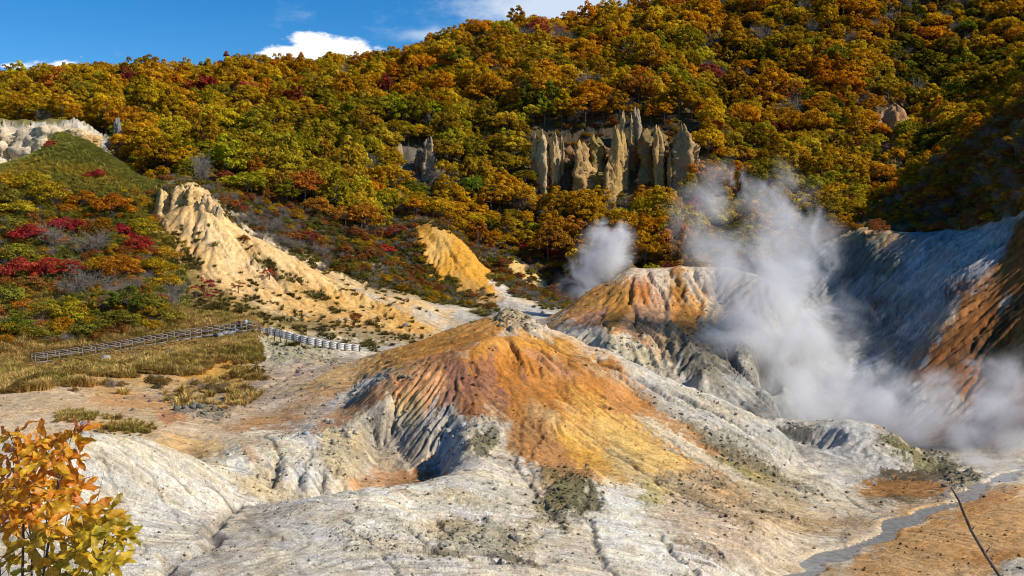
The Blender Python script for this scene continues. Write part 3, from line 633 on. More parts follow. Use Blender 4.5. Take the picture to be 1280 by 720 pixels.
# ------------------------------------------------------------------ object helpers
def tag(o, label=None, cat=None, group=None, kind=None):
    if label: o['label'] = label
    if cat: o['category'] = cat
    if group: o['group'] = group
    if kind: o['kind'] = kind
    return o
def empty(name, loc, rz=0.0):
    o = bpy.data.objects.new(name, None); o.location = loc; o.rotation_euler = (0, 0, rz); o.empty_display_size = .2
    COL.objects.link(o); return o
def link(name, me, parent=None):
    o = bpy.data.objects.new(name, me); COL.objects.link(o)
    if parent: o.parent = parent
    return o
def mesh_np(name, V, quads=None, tris=None, mat=None, smooth=False, attr=None):
    me = bpy.data.meshes.new(name)
    V = np.asarray(V, np.float32)
    loops = []; starts = []; k = 0
    if quads is not None and len(quads):
        q = np.asarray(quads, np.int32); loops.append(q.ravel()); starts.append(np.arange(len(q)) * 4 + k); k += q.size
    if tris is not None and len(tris):
        t = np.asarray(tris, np.int32); loops.append(t.ravel()); starts.append(np.arange(len(t)) * 3 + k); k += t.size
    loops = np.concatenate(loops); starts = np.concatenate(starts).astype(np.int32)
    me.vertices.add(len(V)); me.vertices.foreach_set('co', V.ravel())
    me.loops.add(len(loops)); me.loops.foreach_set('vertex_index', loops)
    me.polygons.add(len(starts)); me.polygons.foreach_set('loop_start', starts)
    if smooth: me.polygons.foreach_set('use_smooth', np.ones(len(starts), bool))
    if attr is not None:
        a = me.attributes.new('lv', 'FLOAT', 'POINT'); a.data.foreach_set('value', np.asarray(attr, np.float32))
    me.update(calc_edges=True)
    if mat: me.materials.append(mat)
    return me
class MB:
    """collects tubes and boxes into one mesh"""
    def __init__(self): self.V = []; self.Q = []; self.T = []; self.n = 0
    def add(self, V, Q=(), T=()):
        self.V.append(np.asarray(V, float)); self.Q += [tuple(i + self.n for i in q) for q in Q]; self.T += [tuple(i + self.n for i in t) for t in T]; self.n += len(V)
    def tube(self, P, R, k=6, cap=True):
        P = np.asarray(P, float); nP_ = len(P); V = []
        for i in range(nP_):
            d = P[min(i + 1, nP_ - 1)] - P[max(i - 1, 0)]; d = d / (np.linalg.norm(d) + 1e-9)
            up = np.array((0, 0, 1.0)) if abs(d[2]) < .9 else np.array((1.0, 0, 0))
            a = np.cross(d, up); a /= np.linalg.norm(a); b = np.cross(d, a)
            for j in range(k):
                t = 2 * math.pi * j / k; V.append(P[i] + R[i] * (math.cos(t) * a + math.sin(t) * b))
        Q = [(i * k + j, i * k + (j + 1) % k, (i + 1) * k + (j + 1) % k, (i + 1) * k + j) for i in range(nP_ - 1) for j in range(k)]
        T = []
        if cap:
            V.append(P[0]); V.append(P[-1]); c0 = nP_ * k
            T = [(c0, (j + 1) % k, j) for j in range(k)] + [(c0 + 1, (nP_ - 1) * k + j, (nP_ - 1) * k + (j + 1) % k) for j in range(k)]
        self.add(V, Q, T)
    def beam(self, a, b, w, h):
        """box from a to b, w wide, h high"""
        a = np.asarray(a, float); b = np.asarray(b, float); d = b - a; d /= np.linalg.norm(d)
        up = np.array((0, 0, 1.0)) if abs(d[2]) < .9 else np.array((0, 1.0, 0))
        s_ = np.cross(d, up); s_ /= np.linalg.norm(s_); u = np.cross(s_, d)
        V = [p + sx * w / 2 * s_ + sz * h / 2 * u for p in (a, b) for sx, sz in ((-1, -1), (1, -1), (1, 1), (-1, 1))]
        self.add(V, [(0, 1, 2, 3), (7, 6, 5, 4), (0, 4, 5, 1), (1, 5, 6, 2), (2, 6, 7, 3), (3, 7, 4, 0)])
    def mesh(self, name, mat, smooth=False):
        return mesh_np(name, np.concatenate(self.V), self.Q or None, self.T or None, mat, smooth)

# ------------------------------------------------------------------ leaf, bark, rock and timber materials
def leaf_material(name, trans=.35):
    mt = new_mat(name); n, m, ramp, mix, Lk = node_tools(mt.node_tree)
    tc = n('ShaderNodeAttribute', attribute_type='INSTANCER', attribute_name='tcol')
    lv = n('ShaderNodeAttribute', attribute_name='lv')
    f = m('ADD', .55, m('MULTIPLY', lv.outputs['Fac'], .9))
    hsv = n('ShaderNodeHueSaturation', i_Hue=m('ADD', .485, m('MULTIPLY', lv.outputs['Fac'], .03)), i_Saturation=1.0, i_Value=f, i_Color=tc.outputs[0])
    d = n('ShaderNodeBsdfDiffuse', i_Color=hsv.outputs[0]); t = n('ShaderNodeBsdfTranslucent', i_Color=hsv.outputs[0])
    sh = n('ShaderNodeMixShader', i_0=trans, i_1=d.outputs[0], i_2=t.outputs[0])
    n('ShaderNodeOutputMaterial', i_Surface=sh.outputs[0]); return mt
def plain_material(name, c1, c2, scale, rough=.9, bump=.3, stretch=(1, 1, 1), detail=5):
    mt = new_mat(name); n, m, ramp, mix, Lk = node_tools(mt.node_tree)
    co = n('ShaderNodeTexCoord'); mp = n('ShaderNodeMapping', i_Vector=co.outputs['Object']); mp.inputs['Scale'].default_value = stretch
    nz = n('ShaderNodeTexNoise', i_Vector=mp.outputs[0], i_Scale=scale, i_Detail=detail, i_Roughness=.65)
    c = ramp(nz.outputs[0], [(.3, c1), (.7, c2)])
    bp = n('ShaderNodeBump', i_Height=nz.outputs[0], i_Strength=bump, i_Distance=.2 / scale)
    b = n('ShaderNodeBsdfPrincipled', i_Base_Color=c, i_Roughness=rough, i_Normal=bp.outputs[0]); b.inputs['Specular IOR Level'].default_value = .2
    n('ShaderNodeOutputMaterial', i_Surface=b.outputs[0]); return mt
def rock_material(name):
    mt = new_mat(name); n, m, ramp, mix, Lk = node_tools(mt.node_tree)
    tc = n('ShaderNodeAttribute', attribute_type='INSTANCER', attribute_name='tcol')
    co = n('ShaderNodeTexCoord')
    nz = n('ShaderNodeTexNoise', i_Vector=co.outputs['Object'], i_Scale=1.6, i_Detail=6, i_Roughness=.7)
    c = mix(1.0, tc.outputs[0], ramp(nz.outputs[0], [(.28, (.35, .34, .33)), (.5, (.95, .95, .95)), (.75, (1.5, 1.42, 1.3))]), 'MULTIPLY')
    bp = n('ShaderNodeBump', i_Height=nz.outputs[0], i_Strength=.6, i_Distance=.3)
    b = n('ShaderNodeBsdfPrincipled', i_Base_Color=c, i_Roughness=.93, i_Normal=bp.outputs[0]); b.inputs['Specular IOR Level'].default_value = .1
    n('ShaderNodeOutputMaterial', i_Surface=b.outputs[0]); return mt
M_LEAF = leaf_material('foliage', .5); M_GRASS = leaf_material('grass_blades', .25)
M_BARK = plain_material('bark', (.055, .042, .032), (.16, .13, .105), 6, stretch=(1, 1, .2))
M_PALEBARK = plain_material('pale_twigs', (.13, .11, .095), (.26, .23, .20), 5)
M_ROCK = rock_material('rock')
M_TIMBER = plain_material('weathered_timber', (.12, .10, .08), (.28, .24, .20), 9, stretch=(.2, .2, 1))
M_DECK = plain_material('deck_timber', (.11, .09, .07), (.22, .18, .14), 7)
M_WHITEWOOD = plain_material('white_boards', (.56, .52, .47), (.76, .73, .68), 4)
M_DRYWOOD = plain_material('dry_wood', (.07, .045, .032), (.26, .19, .14), 22, stretch=(1, 1, .3), bump=.6)
M_CONCRETE = plain_material('concrete', (.26, .24, .22), (.46, .44, .41), 8)

# ------------------------------------------------------------------ tree and shrub prototypes
def leaf_cloud(r, C, rad, flat, per, size, up=.55):
    """leaf-sized quads spread over flattened clumps; returns vertices, quads, per-vertex tint"""
    nC = len(C)
    th = r.random((nC, per)) * 2 * math.pi; cz = r.random((nC, per)) * 1.35 - .35
    cz = np.clip(cz, -.35, 1); sr = np.sqrt(np.maximum(1 - cz**2, 0)); rr = rad[:, None] * (.72 + .32 * r.random((nC, per)))
    nrm = np.stack([sr * np.cos(th), sr * np.sin(th), cz], -1)
    pos = C[:, None, :] + nrm * rr[..., None] * np.array((1, 1, flat))
    nn = nrm + r.standard_normal(nrm.shape) * .45 + np.array((0, 0, up)); nn /= np.linalg.norm(nn, axis=-1, keepdims=True)
    a = np.cross(nn, r.standard_normal(nn.shape)); a /= np.linalg.norm(a, axis=-1, keepdims=True); b = np.cross(nn, a)
    sz = size * (.6 + .8 * r.random((nC, per)))[..., None]
    a = a * sz; b = b * sz * .72
    V = np.stack([pos - a, pos - b * .9, pos + a, pos + b * .9], 2).reshape(-1, 3)
    lv = np.repeat((np.clip(.5 + .22 * r.standard_normal((nC, 1)) + .2 * r.standard_normal((nC, per)), 0, 1)).ravel(), 4)
    Q = np.arange(len(V)).reshape(-1, 4)
    return V, Q, lv
def make_tree(seed, R, Hc, base, nC, per, leaf, flat=.55, crad=(1.0, 1.9), sparse=0.0):
    r = np.random.default_rng(seed)
    # clumps over the upper shell of an uneven crown
    th = r.random(nC) * 2 * math.pi; u = r.random(nC) * 1.25 - .25
    q = .62 + .38 * r.random(nC)**.5
    sr = np.sqrt(np.maximum(1 - np.clip(u, -1, 1)**2, 0)); lob = 1 + .22 * np.sin(th * 3 + r.random() * 6) + .12 * np.sin(th * 5 + r.random() * 6)
    C = np.stack([R * q * sr * np.cos(th) * lob, R * q * sr * np.sin(th) * lob, base + Hc * .32 + Hc * .62 * u * q * (1 + .15 * np.cos(th * 2))], -1)
    rad = crad[0] + (crad[1] - crad[0]) * r.random(nC); rad *= R / 4.6
    V, Q, lv = leaf_cloud(r, C, rad, flat, per, leaf)
    if sparse:
        kq = r.random(len(Q)) > sparse; Q = Q[kq]
        used = Q.ravel(); V = V[used]; lv = lv[used]; Q = np.arange(len(V)).reshape(-1, 4)
    crown = mesh_np('crown', V, Q, None, M_LEAF, attr=lv)
    mb = MB()
    lean = r.standard_normal(2) * .25
    H = base + Hc * .55
    tr = [np.array((0, 0, -1.0)), np.array((lean[0] * .3, lean[1] * .3, H * .35)), np.array((lean[0], lean[1], H * .7)), np.array((lean[0] * 1.5, lean[1] * 1.5, H))]
    w = .045 * R + .03
    mb.tube(tr, [w * 1.25, w, w * .7, w * .3], 6)
    for i in range(min(nC, 14)):
        c = C[i * nC // 14]; t = .35 + .4 * r.random(); st = tr[1] + (tr[3] - tr[1]) * t
        mid = (st + c) / 2 + r.standard_normal(3) * .3 + np.array((0, 0, -.25))
        mb.tube([st, mid, c], [w * .45, w * .28, w * .1], 4, False)
    return crown, mb.mesh('trunk', M_BARK, True)
def make_bare(seed, R, H, stems=4):
    r = np.random.default_rng(seed); mb = MB(); tw = MB(); tips = []
    for i in range(stems):
        a = r.random() * 6.28; s = .35 + .6 * r.random()
        p0 = np.array((.15 * math.cos(a), .15 * math.sin(a), -.5)); p2 = np.array((R * s * math.cos(a), R * s * math.sin(a), H * (.55 + .3 * r.random()))); p1 = (p0 + p2) / 2 + np.array((0, 0, H * .12)) - .2 * np.array((p2[0], p2[1], 0))
        mb.tube([p0, p1, p2], [.05 * R / 2, .035 * R / 2, .012 * R], 5, False)
        for j in range(26):
            t = .3 + .7 * r.random(); st = p0 * (1 - t)**2 + 2 * p1 * t * (1 - t) + p2 * t * t
            d = r.standard_normal(3) + np.array((p2[0], p2[1], H * .5)) / R * .9; d = d / np.linalg.norm(d) * R * (.3 + .35 * r.random())
            md = st + d * .5 + r.standard_normal(3) * .06 * R
            tw.tube([st, md, st + d], [.012 * R, .009 * R, .004 * R], 3, False)
            for kx in range(3):
                q0 = st + d * (.4 + .2 * kx); e = d * .5 + r.standard_normal(3) * .22 * R
                tw.tube([q0, q0 + e], [.007 * R, .003 * R], 3, False)
    return tw.mesh('twigs', M_PALEBARK), mb.mesh('stem', M_BARK)
TREES = [make_tree(100 + i, *a) for i, a in enumerate([
    (4.8, 6.4, 3.6, 66, 48, .30, .6, (.7, 1.45)), (4.2, 7.8, 4.0, 62, 48, .30, .6, (.7, 1.4)), (5.2, 6.0, 3.4, 74, 44, .30, .55, (.65, 1.4)), (3.7, 8.6, 3.6, 58, 48, .30, .7, (.7, 1.35)), (4.9, 6.6, 4.2, 58, 50, .31, .5, (.7, 1.5)), (4.4, 7.2, 3.8, 70, 44, .30, .8, (.6, 1.3))])]
TREES += [make_tree(120, 4.4, 6.6, 3.6, 34, 40, .32, .55, (.8, 1.5), .45), make_bare(121, 4.2, 8.5, 6)]
SHRUBS = [make_tree(200, 2.6, 2.8, .5, 34, 64, .15, .6, (1.0, 1.9)), make_tree(201, 2.4, 3.2, .6, 32, 64, .15, .55, (1.0, 1.8)), make_tree(202, 2.8, 2.4, .4, 38, 58, .16, .5, (.9, 1.7)), make_tree(203, 2.2, 3.0, 1.2, 20, 60, .14, .5, (.8, 1.6), .25)]
BARESHRUB = make_bare(210, 2.3, 2.8, 5)
print('protos', round(time.time() - T0, 1))

def scatter(name, P, rotz, scl, tcol, idx, protos, label=None, cat=None, tilt=None):
    """one object of kind stuff: copies of the given real objects at the given points"""
    me = bpy.data.meshes.new(name); P = np.asarray(P, np.float32)
    me.vertices.add(len(P)); me.vertices.foreach_set('co', P.ravel())
    def at(nm, ty, arr, fld):
        a = me.attributes.new(nm, ty, 'POINT'); a.data.foreach_set(fld, np.asarray(arr).ravel())
    rot = np.zeros((len(P), 3), np.float32); rot[:, 2] = rotz
    if tilt is not None: rot[:, :2] = tilt
    at('rot', 'FLOAT_VECTOR', rot, 'vector'); at('scl', 'FLOAT_VECTOR', np.asarray(scl, np.float32), 'vector')
    at('tcol', 'FLOAT_VECTOR', np.asarray(tcol, np.float32), 'vector'); at('idx', 'INT', np.asarray(idx, np.int32), 'value')
    me.update()
    o = link(name, me); o['kind'] = 'stuff'
    if label: o['label'] = label
    if cat: o['category'] = cat
    g = bpy.data.node_groups.new(name + '_scatter', 'GeometryNodeTree')
    g.interface.new_socket('Geometry', in_out='INPUT', socket_type='NodeSocketGeometry'); g.interface.new_socket('Geometry', in_out='OUTPUT', socket_type='NodeSocketGeometry')
    N = g.nodes; gi = N.new('NodeGroupInput'); gout = N.new('NodeGroupOutput'); j = N.new('GeometryNodeJoinGeometry')
    def named(nm, ty):
        a = N.new('GeometryNodeInputNamedAttribute'); a.data_type = ty; a.inputs['Name'].default_value = nm; return a.outputs['Attribute']
    for k, parts in enumerate(protos):
        jj = N.new('GeometryNodeJoinGeometry')
        for ob in parts:
            oi = N.new('GeometryNodeObjectInfo'); oi.transform_space = 'ORIGINAL'; oi.inputs['Object'].default_value = ob
            g.links.new(oi.outputs['Geometry'], jj.inputs[0])
        cmp = N.new('FunctionNodeCompare'); cmp.data_type = 'INT'; cmp.operation = 'EQUAL'
        ii = [s_ for s_ in cmp.inputs if s_.type == 'INT']; g.links.new(named('idx', 'INT'), ii[0]); ii[1].default_value = k
        ip = N.new('GeometryNodeInstanceOnPoints')
        g.links.new(gi.outputs[0], ip.inputs['Points']); g.links.new(cmp.outputs[0], ip.inputs['Selection']); g.links.new(jj.outputs[0], ip.inputs['Instance'])
        g.links.new(named('rot', 'FLOAT_VECTOR'), ip.inputs['Rotation']); g.links.new(named('scl', 'FLOAT_VECTOR'), ip.inputs['Scale'])
        g.links.new(ip.outputs[0], j.inputs[0])
    g.links.new(j.outputs[0], gout.inputs[0])
    md = o.modifiers.new('scatter', 'NODES'); md.node_group = g
    return o
def plant(name, proto, names, loc, rz, sc, tcol, label, cat, group, tiltx=0.0):
    """a tree or shrub: an Empty at the foot with its crown and trunk"""
    e = empty(name, loc, rz); e.scale = sc
    tag(e, label, cat, group)
    for nm, me_ in zip(names, proto):
        c = link(nm, me_, e); c['tcol'] = [float(v) for v in tcol]
    return e

# ------------------------------------------------------------------ the forest
RUNMIN = np.minimum.accumulate(ROWPY, axis=0)
def at_ground(A, x, y):
    fa = np.clip((x / y * F + 640 - cols[0]) / (cols[1] - cols[0]), 0, NC - 1.001); fr = np.clip(np.interp(y, rows, np.arange(NR)), 0, NR - 1.001)
    return A[fr.astype(int), fa.astype(int)]
LUM = COLR.mean(-1)
COLS = [('golden brown', (.44, .245, .014)), ('olive green', (.29, .205, .014)), ('orange', (.50, .215, .012)), ('rust brown', (.36, .15, .022)), ('crimson', (.26, .045, .035)), ('dark green', (.16, .13, .014)), ('yellow-green', (.40, .285, .022)), ('bare grey', (.16, .13, .11))]
r = np.random.default_rng(11)
cell = 3.5; taken = {}
TP = []
for k in range(60000):
    Yv = math.sqrt(225**2 + r.random() * (605**2 - 225**2)); pxv = -240 + r.random() * 1760
    if Yv < np.interp(pxv, EDGE[:, 0], EDGE[:, 1]): continue
    x = (pxv - 640) / F * Yv
    if at_ground(LUM, x, Yv) > .17 or (658 < pxv < 882 and 336 < Yv < 371) or (490 < pxv < 548 and 316 < Yv < 356) or (1095 < pxv < 1130 and 365 < Yv < 402): continue
    sz = .52 + .78 * r.random()**1.6
    d = 3.5 * sz + .6
    gx_, gy_ = int(x // cell), int(Yv // cell)
    ok = True
    for ax in (-2, -1, 0, 1, 2):
        for ay in (-2, -1, 0, 1, 2):
            for (qx, qy, qd) in taken.get((gx_ + ax, gy_ + ay), ()):
                if (qx - x)**2 + (qy - Yv)**2 < ((qd + d) / 2)**2: ok = False; break
            if not ok: break
        if not ok: break
    if not ok: continue
    taken.setdefault((gx_, gy_), []).append((x, Yv, d))
    TP.append((x, Yv, sz))
TP = np.array(TP)
tz_ = ground_z(TP[:, 0], TP[:, 1]); tpx = TP[:, 0] / TP[:, 1] * F + 640
f1 = fbm(TP[:, 0], TP[:, 1], 1 / 55.0, 3, .5, 131); f2 = fbm(TP[:, 0], TP[:, 1], 1 / 40.0, 3, .5, 141); f3 = fbm(TP[:, 0], TP[:, 1], 1 / 28.0, 2, .5, 151)
u1 = r.random(len(TP))
green = np.exp(-((tpx - 420) / 150)**2) * smooth01(420, 300, TP[:, 1]) * .5 + smooth01(330, 270, TP[:, 1]) * .12 - smooth01(430, 560, TP[:, 1]) * .22
g = f1 * .8 + green + r.standard_normal(len(TP)) * .16
cls = np.where(g > .46, 6, np.where(g > .20, 1, np.where(g > -.26, 0, 2)))
cls = np.where((f2 > .32) & (u1 < .5), 3, cls); cls = np.where((f3 > .5) & (u1 < .3), 4, cls); cls = np.where(u1 > .955, 7, cls); cls = np.where((u1 > .90) & (u1 < .94), 5, cls); cls = np.where((u1 > .892) & (u1 < .90), 4, cls)
rav = np.exp(-((tpx - 1120 + (TP[:, 1] - 330) * -.3) / 60)**2) * smooth01(300, 340, TP[:, 1]); cls = np.where((rav > .5) & (u1 < .4), 5, cls)
spurm = (tpx > 1070) & (TP[:, 1] < 330); cls = np.where(spurm, np.where(u1 < .35, 2, np.where(u1 < .55, 3, np.where(u1 < .7, 0, np.where(u1 < .85, 1, 7)))), cls)
TP[:, 2] = np.where(spurm, TP[:, 2] * .62, TP[:, 2])
near_edge = (TP[:, 1] < np.interp(tpx, EDGE[:, 0], EDGE[:, 1]) * 1.05) & (TP[:, 1] < 330); TP[:, 2] = np.where(near_edge, TP[:, 2] * .72, TP[:, 2])
tc_ = np.array([c for _, c in COLS])[cls] * (1 + .18 * r.standard_normal(len(TP)))[:, None] * (1 + .09 * r.standard_normal((len(TP), 3))); tc_ = np.clip(tc_ * np.array((1.18, 1.17, .95)), .006, .6)
pk = r.integers(0, 6, len(TP)); pk = np.where((cls == 3) & (u1 < .3), 6, pk); pk = np.where(cls == 7, 7, pk); pk = np.where((TP[:, 1] > 470) & (r.random(len(TP)) < .12), 7, pk)
rz_ = r.random(len(TP)) * 6.28
sc_ = TP[:, 2:3] * np.stack([.9 + .25 * r.random(len(TP)), .9 + .25 * r.random(len(TP)), .85 + .4 * r.random(len(TP))], 1)
# which 300 show largest: paint crowns near to far on a coarse raster
occ = np.zeros((180, 340), bool); vis = np.zeros(len(TP))
for i in np.argsort(TP[:, 1]):
    R_ = 4.6 * TP[i, 2] / TP[i, 1] * F; cz_ = HOR - (tz_[i] + 7.0 * sc_[i, 2] - CAMZ) / TP[i, 1] * F
    ix0, ix1 = int((tpx[i] - R_) / 4), int((tpx[i] + R_) / 4) + 1; iy0, iy1 = int((cz_ - R_ * .75) / 4), int((cz_ + R_ * .75) / 4) + 1
    ix0, ix1, iy0, iy1 = max(ix0, 0), min(ix1, 320), max(iy0, 0), min(iy1, 180)
    if ix1 <= ix0 or iy1 <= iy0: continue
    c_ = int(np.clip((tpx[i] - cols[0]) / (cols[1] - cols[0]), 0, NC - 1)); rr_ = int(np.interp(TP[i, 1], rows, np.arange(NR)))
    if cz_ > RUNMIN[max(rr_ - 2, 0), c_]: continue
    vis[i] = (~occ[iy0:iy1, ix0:ix1]).sum(); occ[iy0:iy1, ix0:ix1] = True
pick = np.argsort(-vis)[:300]
firsts = {}
def zone(px, Yv, i):
    if spurm[i]: return 'on the spur above the grey stony hill'
    top = HOR - (tz_[i] + 11 - CAMZ) / Yv * F
    if Yv > 455: return 'high up towards the mountain ridge line'
    if px < 215 and Yv < 400: return 'behind the white bluff and green knoll'
    if 640 < px < 900 and Yv > 366: return 'above the row of rock pinnacles'
    if 640 < px < 900: return 'below the row of rock pinnacles'
    if px < 500: return 'on the slope behind the yellow clay ridge'
    if px < 640: return 'on the slope above the ochre cliff'
    return 'on the mountainside above the steaming basin'
def size_word(v): return 'small' if v < .8 else 'large' if v > 1.12 else 'mid-sized'
for i in pick:
    k = int(pk[i]); cn = COLS[int(cls[i])][0]
    bare_ = k == 7
    if cls[i] == 7: cn = 'grey-brown'
    dd = (TP[pick, 0] - TP[i, 0])**2 + (TP[pick, 1] - TP[i, 1])**2 + 1e6 * (cls[pick] == cls[i])
    j = pick[int(np.argmin(dd))]; nb = 'leafless' if pk[j] == 7 else COLS[int(cls[j])][0]
    lab = size_word(TP[i, 2]) + (' leafless tree ' if bare_ else f' {cn} tree ') + zone(tpx[i], TP[i, 1], i) + f', beside {nb} one'
    e = plant('broadleaf_tree', TREES[k], ('twigs', 'trunk') if bare_ else ('crown', 'trunk'), (TP[i, 0], TP[i, 1], tz_[i] - .1), rz_[i], sc_[i], tc_[i], lab, 'tree', lab)
    firsts.setdefault(k, e)
rest = np.setdiff1d(np.arange(len(TP)), pick)
pid = sorted(firsts); remap = {k: j for j, k in enumerate(pid)}
ridx = np.array([remap.get(int(k), 0) for k in pk[rest]])
scatter('forest', np.stack([TP[rest, 0], TP[rest, 1], tz_[rest] - .1], 1), rz_[rest], sc_[rest], tc_[rest], ridx, [list(firsts[k].children) for k in pid], 'the rest of the dense autumn forest covering the mountainside', 'forest')
print('forest', len(TP), round(time.time() - T0, 1))

# ------------------------------------------------------------------ shrubs on the near hillside and the clay slopes
SC_ = {'red': (.44, .055, .035), 'crimson': (.34, .032, .04), 'orange': (.48, .19, .014), 'gold': (.48, .27, .016), 'yellow': (.48, .33, .022), 'olive': (.25, .20, .025), 'green': (.17, .165, .02), 'rust': (.32, .12, .03), 'bare': (.2, .17, .15)}
rs = np.random.default_rng(23)
SH = [ # photo column, photo row of the foot, width in photo pixels, colour
 (36,305,44,'red'),(22,268,40,'yellow'),(60,258,46,'yellow'),(100,262,44,'orange'),(140,272,46,'orange'),(165,262,36,'gold'),(175,300,44,'gold'),(80,292,34,'crimson'),(98,296,30,'red'),(14,300,44,'olive'),(20,332,46,'olive'),
 (120,300,40,'orange'),(60,312,44,'bare'),(110,320,48,'bare'),(150,300,30,'crimson'),(172,318,34,'red'),(188,326,26,'crimson'),(60,348,40,'red'),(24,352,42,'red'),(86,352,38,'crimson'),(40,366,40,'rust'),(148,348,52,'orange'),(125,345,44,'gold'),(195,345,44,'gold'),(205,330,34,'yellow'),(208,360,34,'gold'),
 (120,368,50,'bare'),(90,372,40,'bare'),(70,396,52,'yellow'),(96,404,44,'yellow'),(50,410,46,'olive'),(30,400,40,'orange'),(20,418,40,'green'),(128,396,46,'olive'),(160,392,50,'green'),(186,388,46,'olive'),(150,412,46,'olive'),(190,402,40,'green'),(112,418,40,'olive'),(5,380,44,'olive'),(0,262,44,'olive'),(-30,300,50,'gold'),(-40,350,50,'olive'),(-30,400,50,'rust'),(-60,260,50,'orange'),(0,240,44,'gold'),(40,240,40,'yellow'),(85,246,36,'olive'),(215,388,36,'bare'),(170,370,40,'bare'),(140,380,40,'bare'),(220,372,30,'bare'),(210,402,36,'olive'),
 (255,372,32,'red'),(264,378,22,'crimson'),(298,366,20,'rust'),(337,350,21,'red'),(510,366,26,'rust'),(425,333,10,'crimson'),(64,186,16,'red'),(122,220,18,'crimson'),(112,222,14,'red'),(168,244,13,'rust'),(186,245,12,'rust'),(178,256,18,'gold'),(146,255,8,'crimson'),(305,302,14,'rust'),
 (285,262,24,'rust'),(300,268,22,'red'),(320,285,26,'bare'),(340,292,28,'bare'),(360,300,26,'rust'),(385,306,26,'crimson'),(372,314,24,'bare'),(300,280,26,'bare'),(400,322,26,'bare'),(350,306,24,'bare'),(330,300,22,'bare'),(430,318,22,'rust'),(460,322,26,'rust'),(480,316,26,'red'),(445,300,26,'rust'),(495,300,30,'crimson'),(475,300,28,'rust'),
 (610,318,20,'rust'),(628,335,22,'rust'),(618,350,20,'olive'),(655,318,22,'crimson'),(680,322,24,'rust'),(695,330,22,'red'),(590,300,26,'gold'),(600,288,28,'gold'),(640,302,26,'gold'),(560,288,26,'rust'),(445,400,16,'rust'),(378,300,20,'rust'),
 (1110,284,26,'orange'),(1125,276,26,'orange'),(1140,268,30,'orange'),(1160,262,30,'rust'),(1180,250,34,'orange'),(1200,240,34,'rust'),(1225,228,34,'gold'),(1250,212,36,'orange'),(1270,195,36,'gold'),(1150,284,20,'orange'),(1215,250,30,'bare'),(1190,266,28,'bare'),(1240,235,30,'bare'),(1100,290,20,'rust'),
]
def shrub_zone(px, py):
    if px > 1050: return 'on the crest of the grey stony hill'
    if px < 225 and py > 270: return 'on the thicket slope above the boardwalk'
    if px < 225 and py > 230 and px < 110: return 'at the top of the thicket'
    if px < 225: return 'on the grassy green knoll'
    if px > 540: return 'on the bank beside the ochre cliffs'
    if px < 345 and py > 335: return 'alone on the bare yellow clay slope'
    return 'on the brushy slope behind the yellow ridge'
SHRUB_FIRST = {}
WORD = {'bare': 'leafless grey', 'red': 'bright red', 'rust': 'rust-coloured'}
def shrub(px, py, wpx, cname, seen={}):
    p = spot(px, py)
    k = 4 if cname == 'bare' else int(rs.integers(0, 4))
    if px > 225 and px < 345 and 335 < py: k = 3
    sc = wpx / F * p[1] / (5.2 if k < 4 else 4.6)
    c = np.array(SC_[cname]) * (1 + .12 * rs.standard_normal()) * (1 + .07 * rs.standard_normal(3))
    lab = f"{'small' if wpx < 19 else 'spreading' if wpx > 43 else 'bushy'} {WORD.get(cname, cname)} shrub " + shrub_zone(px, py)
    dn = [((a_[0] - px)**2 + (a_[1] - py)**2, a_[3]) for a_ in SH if a_[3] != cname]; nb = WORD.get(min(dn)[1], min(dn)[1])
    if 'alone' not in lab: lab += f', by {nb} one'
    e = plant('shrub', BARESHRUB if k == 4 else SHRUBS[k], ('twigs', 'stem') if k == 4 else ('crown', 'stem'), p - np.array((0, 0, .15)), rs.random() * 6.28, (sc, sc, sc * (.8 + .35 * rs.random())), np.clip(c, .01, .5), lab, 'shrub', lab)
    SHRUB_FIRST.setdefault(k, e)
for a_ in SH: shrub(*a_)
# brushwood: the uncounted low growth between the shrubs
def seeds(nmax, box, dens, seed, ymin=0):
    """random ground points in a photo-column / distance box, thinned by dens(x, y, px)"""
    q = np.random.default_rng(seed); pxv = box[0] + q.random(nmax) * (box[1] - box[0]); Yv = np.sqrt(box[2]**2 + q.random(nmax) * (box[3]**2 - box[2]**2))
    x = (pxv - 640) / F * Yv; keep_ = q.random(nmax) < dens(x, Yv, pxv)
    return x[keep_], Yv[keep_], pxv[keep_], q
def low(x, y): return at_ground(LUM, x, y)
def rowpy(x, y): return at_ground(ROWPY, x, y)
PT = []; PS = []; PC = []; PK = []
def add_pts(x, y, sc, col, k, q, lift=-.1):
    PT.append(np.stack([x, y, ground_z(x, y) + lift], 1)); PS.append(sc); PC.append(np.clip(col, .008, .5)); PK.append(k)
kinds = sorted(SHRUB_FIRST); kmap = {k: j for j, k in enumerate(kinds)}
# thicket slope filler
x, y, pxv, q = seeds(2600, (-120, 222, 138, 214), lambda x, y, p: ((low(x, y) < .2) & (rowpy(x, y) > 255) & (p < 205 - (y - 150) * .2) & (y > np.interp(p, [44, 100, 150, 200, 260], [139, 144, 147, 150, 154]))) * (.35 + .5 * fbm(x, y, .05, 2, .5, 161)), 31)
pal = np.array([SC_[c] for c in ('olive', 'olive', 'gold', 'rust', 'orange', 'green', 'bare', 'bare')]); ci = q.integers(0, 8, len(x))
add_pts(x, y, .32 + .3 * q.random(len(x)), pal[ci] * (.8 + .4 * q.random((len(x), 1))), np.where(ci >= 6, kmap[4], q.integers(0, 3, len(x))), q)
